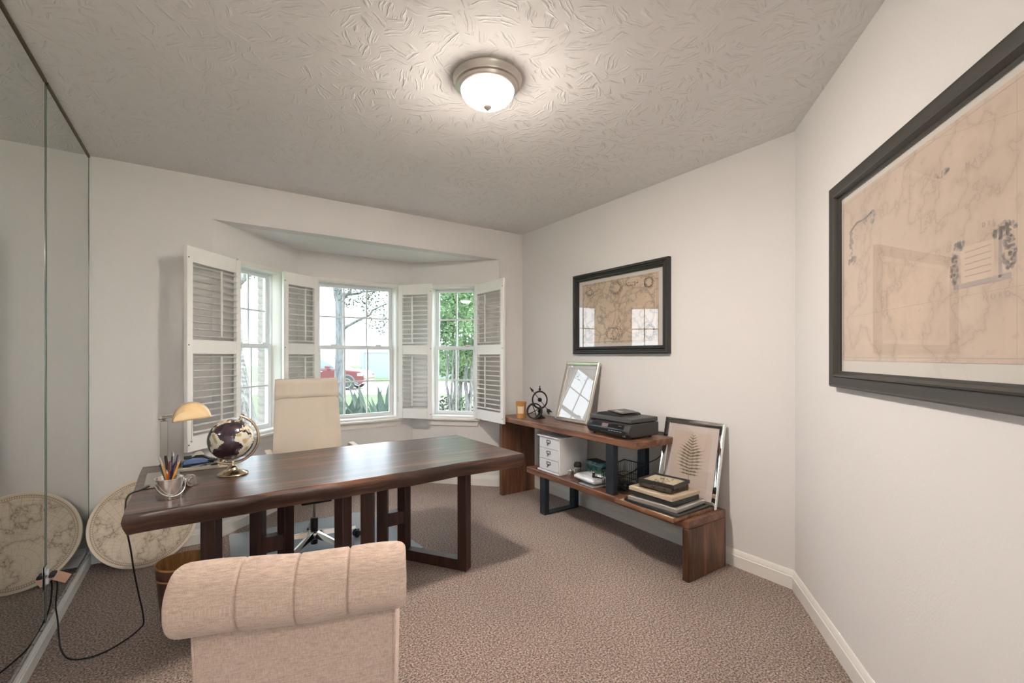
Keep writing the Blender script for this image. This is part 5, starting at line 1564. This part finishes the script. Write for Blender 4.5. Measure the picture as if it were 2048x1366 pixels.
# strappy garden plants under the centre window
def strap_plant(label, u, d, n, L, seed):
    base = at(u, d); rg = random.Random(seed)
    t = thing('strappy_plant', label, 'plant', (base.x, base.y, GZ), group='strappy plants under the centre window')
    LM = MATS.setdefault('strap_leaf', leafmat('strap_leaf_green', (66, 82, 74), (104, 118, 108)))
    for k in range(n):
        az = rg.uniform(0, 2 * PI); lean = rg.uniform(.15, .95); ln = L * rg.uniform(.7, 1.1); wd = rg.uniform(.05, .085)
        vs = []
        for j in range(8):
            f = j / 7; rr = ln * (f * lean * .75 + .35 * lean * f * f); zz = ln * (f * (1 - .35 * lean) - .42 * lean * f * f * f)
            w2 = wd * math.sin(PI * min(1, .12 + f * .88)) ** .7
            cx, cy = rr * math.cos(az), rr * math.sin(az)
            vs += [(cx - w2 * math.sin(az), cy + w2 * math.cos(az), zz + .012), (cx, cy, zz), (cx + w2 * math.sin(az), cy - w2 * math.cos(az), zz + .012)]
        fs = []
        for j in range(7):
            for e in (0, 1):
                fs.append((j * 3 + e, j * 3 + e + 1, j * 3 + e + 4, j * 3 + e + 3))
        MB().add(vs, fs).build('leaf', LM, t, smooth=60)
strap_plant('strappy green plant at the right end of the bed under the centre window', 778, 6.3, 40, 1.75, 61)
strap_plant('strappy green plant in the middle of the bed under the centre window', 742, 6.75, 38, 1.5, 62)
strap_plant('strappy green plant near the tree under the centre window', 704, 6.4, 30, 1.45, 63)
strap_plant('strappy green plant next to the office chair back under the centre window', 664, 6.5, 24, 1.45, 64)

# fence and neighbour house far away
def fence():
    t = thing('wooden_fence', 'pale wooden picket fence across the street behind the car', 'fence', (*at(640, 34), GZ), -TH)
    W = pm('fence_wood', (122, 106, 94), .9)
    me = MB().prism([(-.06, 0), (.06, 0), (.06, 1.5), (0, 1.62), (-.06, 1.5)], 0, .025, Matrix.Rotation(R(90), 4, 'X')).mesh('picket'); me.materials.append(W)
    for k in range(34):
        inst('picket', me, t, (-3.4 + k * .15, 0, .05))
    for z in (.4, 1.2):
        MB().box(-3.5, 1.75, .0, .05, z, z + .09).build('rail', W, t)
fence()
def garden_wall():
    c = at(790, 36)
    t = thing('garden_wall', 'low grey block wall beyond the street, right of the car', 'garden wall', (c.x, c.y, GZ), -TH)
    B = pm('wall_block', (146, 150, 156), .9)
    MB().box(-2.6, 4.5, 0, .25, 0, 2.0).build('wall_panel', B, t)
    MB().box(-2.7, 4.6, -.05, .30, 2.0, 2.08).build('coping', pm('coping', (150, 152, 156), .9), t)
    for x in (-2.6, -.2, 2.2, 4.4):
        MB().box(x - .18, x + .18, -.08, .33, 0, 2.2).build('pier', B, t, bevel=.02)
garden_wall()

# parked car
def car():
    d = 23.0; front = at(728, d)
    t = thing('car', 'dark red car parked in the street, seen through the centre window', 'car', (front.x, front.y, GZ + .015), -TH)
    # local x: 0 = front bumper, negative towards the rear; y = away from the camera
    M = Matrix.Rotation(R(90), 4, 'X')
    RED = pm('car_red', (92, 24, 38), .25, coat=.8)
    low = [(-.02, .42), (0, .62), (-.05, .84), (-.25, .96), (-1.25, 1.06), (-4.45, 1.10), (-4.6, .95), (-4.62, .45), (-4.5, .32), (-.2, .30)]
    MB().prism(low, -1.82, 0, M).build('body', RED, t, bevel=.06, seg=3)
    cab = [(-1.2, 1.05), (-2.05, 1.56), (-2.4, 1.64), (-3.9, 1.62), (-4.42, 1.1)]
    MB().prism(cab, -1.70, -.12, M).build('cabin', pm('car_roof', (196, 188, 190), .25, coat=.8), t, bevel=.05, seg=3)
    GL = pm('car_glass', (110, 128, 140), .05, spec=.9)
    for q in ([(-1.5, 1.12), (-2.1, 1.50), (-2.62, 1.54), (-2.62, 1.12)], [(-2.70, 1.12), (-2.70, 1.54), (-3.5, 1.53), (-3.6, 1.12)], [(-3.68, 1.12), (-3.58, 1.53), (-3.85, 1.52), (-4.2, 1.14)]):
        MB().prism(q, -.14, -.105, M).build('side_window', GL, t)
    for x in (-.86, -3.62):
        for y in (-.02, 1.64):
            wheel = MB().lathe([(.20, -.11), (.33, -.11), (.36, -.08), (.36, .08), (.33, .11), (.20, .11)], 32, Matrix.Translation((x, y + .09, .36)) @ Matrix.Rotation(R(90), 4, 'X')).build('wheel', pm('tyre', (56, 58, 62), .8), t, smooth=40)
            rm = MB().lathe([(.05, .10), (.20, .10), (.205, .115), (.235, .115), (.235, .09)], 24, Matrix.Translation((x, y + .09, .36)) @ Matrix.Rotation(R(90), 4, 'X'))
            rm.build('rim', CHROME, wheel, smooth=40)
        arch = [(.44 * math.cos(R(a)) + x, .36 + .44 * math.sin(R(a))) for a in range(0, 181, 12)] + [(.37 * math.cos(R(a)) + x, .36 + .37 * math.sin(R(a))) for a in range(180, -1, -12)]
        MB().prism(arch, -.02, .03, M).build('wheel_arch', pm('arch_grey', (92, 94, 98), .6), t)
    MB().box(-4.5, -.3, -.012, .004, .30, .42).build('sill_trim', MATS['arch_grey'], t, bevel=.01)
    MB().box(-.34, -.06, -.02, .1, .72, .86).build('headlamp', pm('lamp_clear', (220, 222, 224), .1), t, bevel=.02)
    MB().box(-1.95, -1.72, -.16, -.0, 1.10, 1.24).build('door_mirror', RED, t, bevel=.04)
    for x in (-2.2, -3.3):
        MB().box(x - .1, x + .1, -.025, .01, .93, .97).build('door_handle', CHROME, t, bevel=.008)
car()
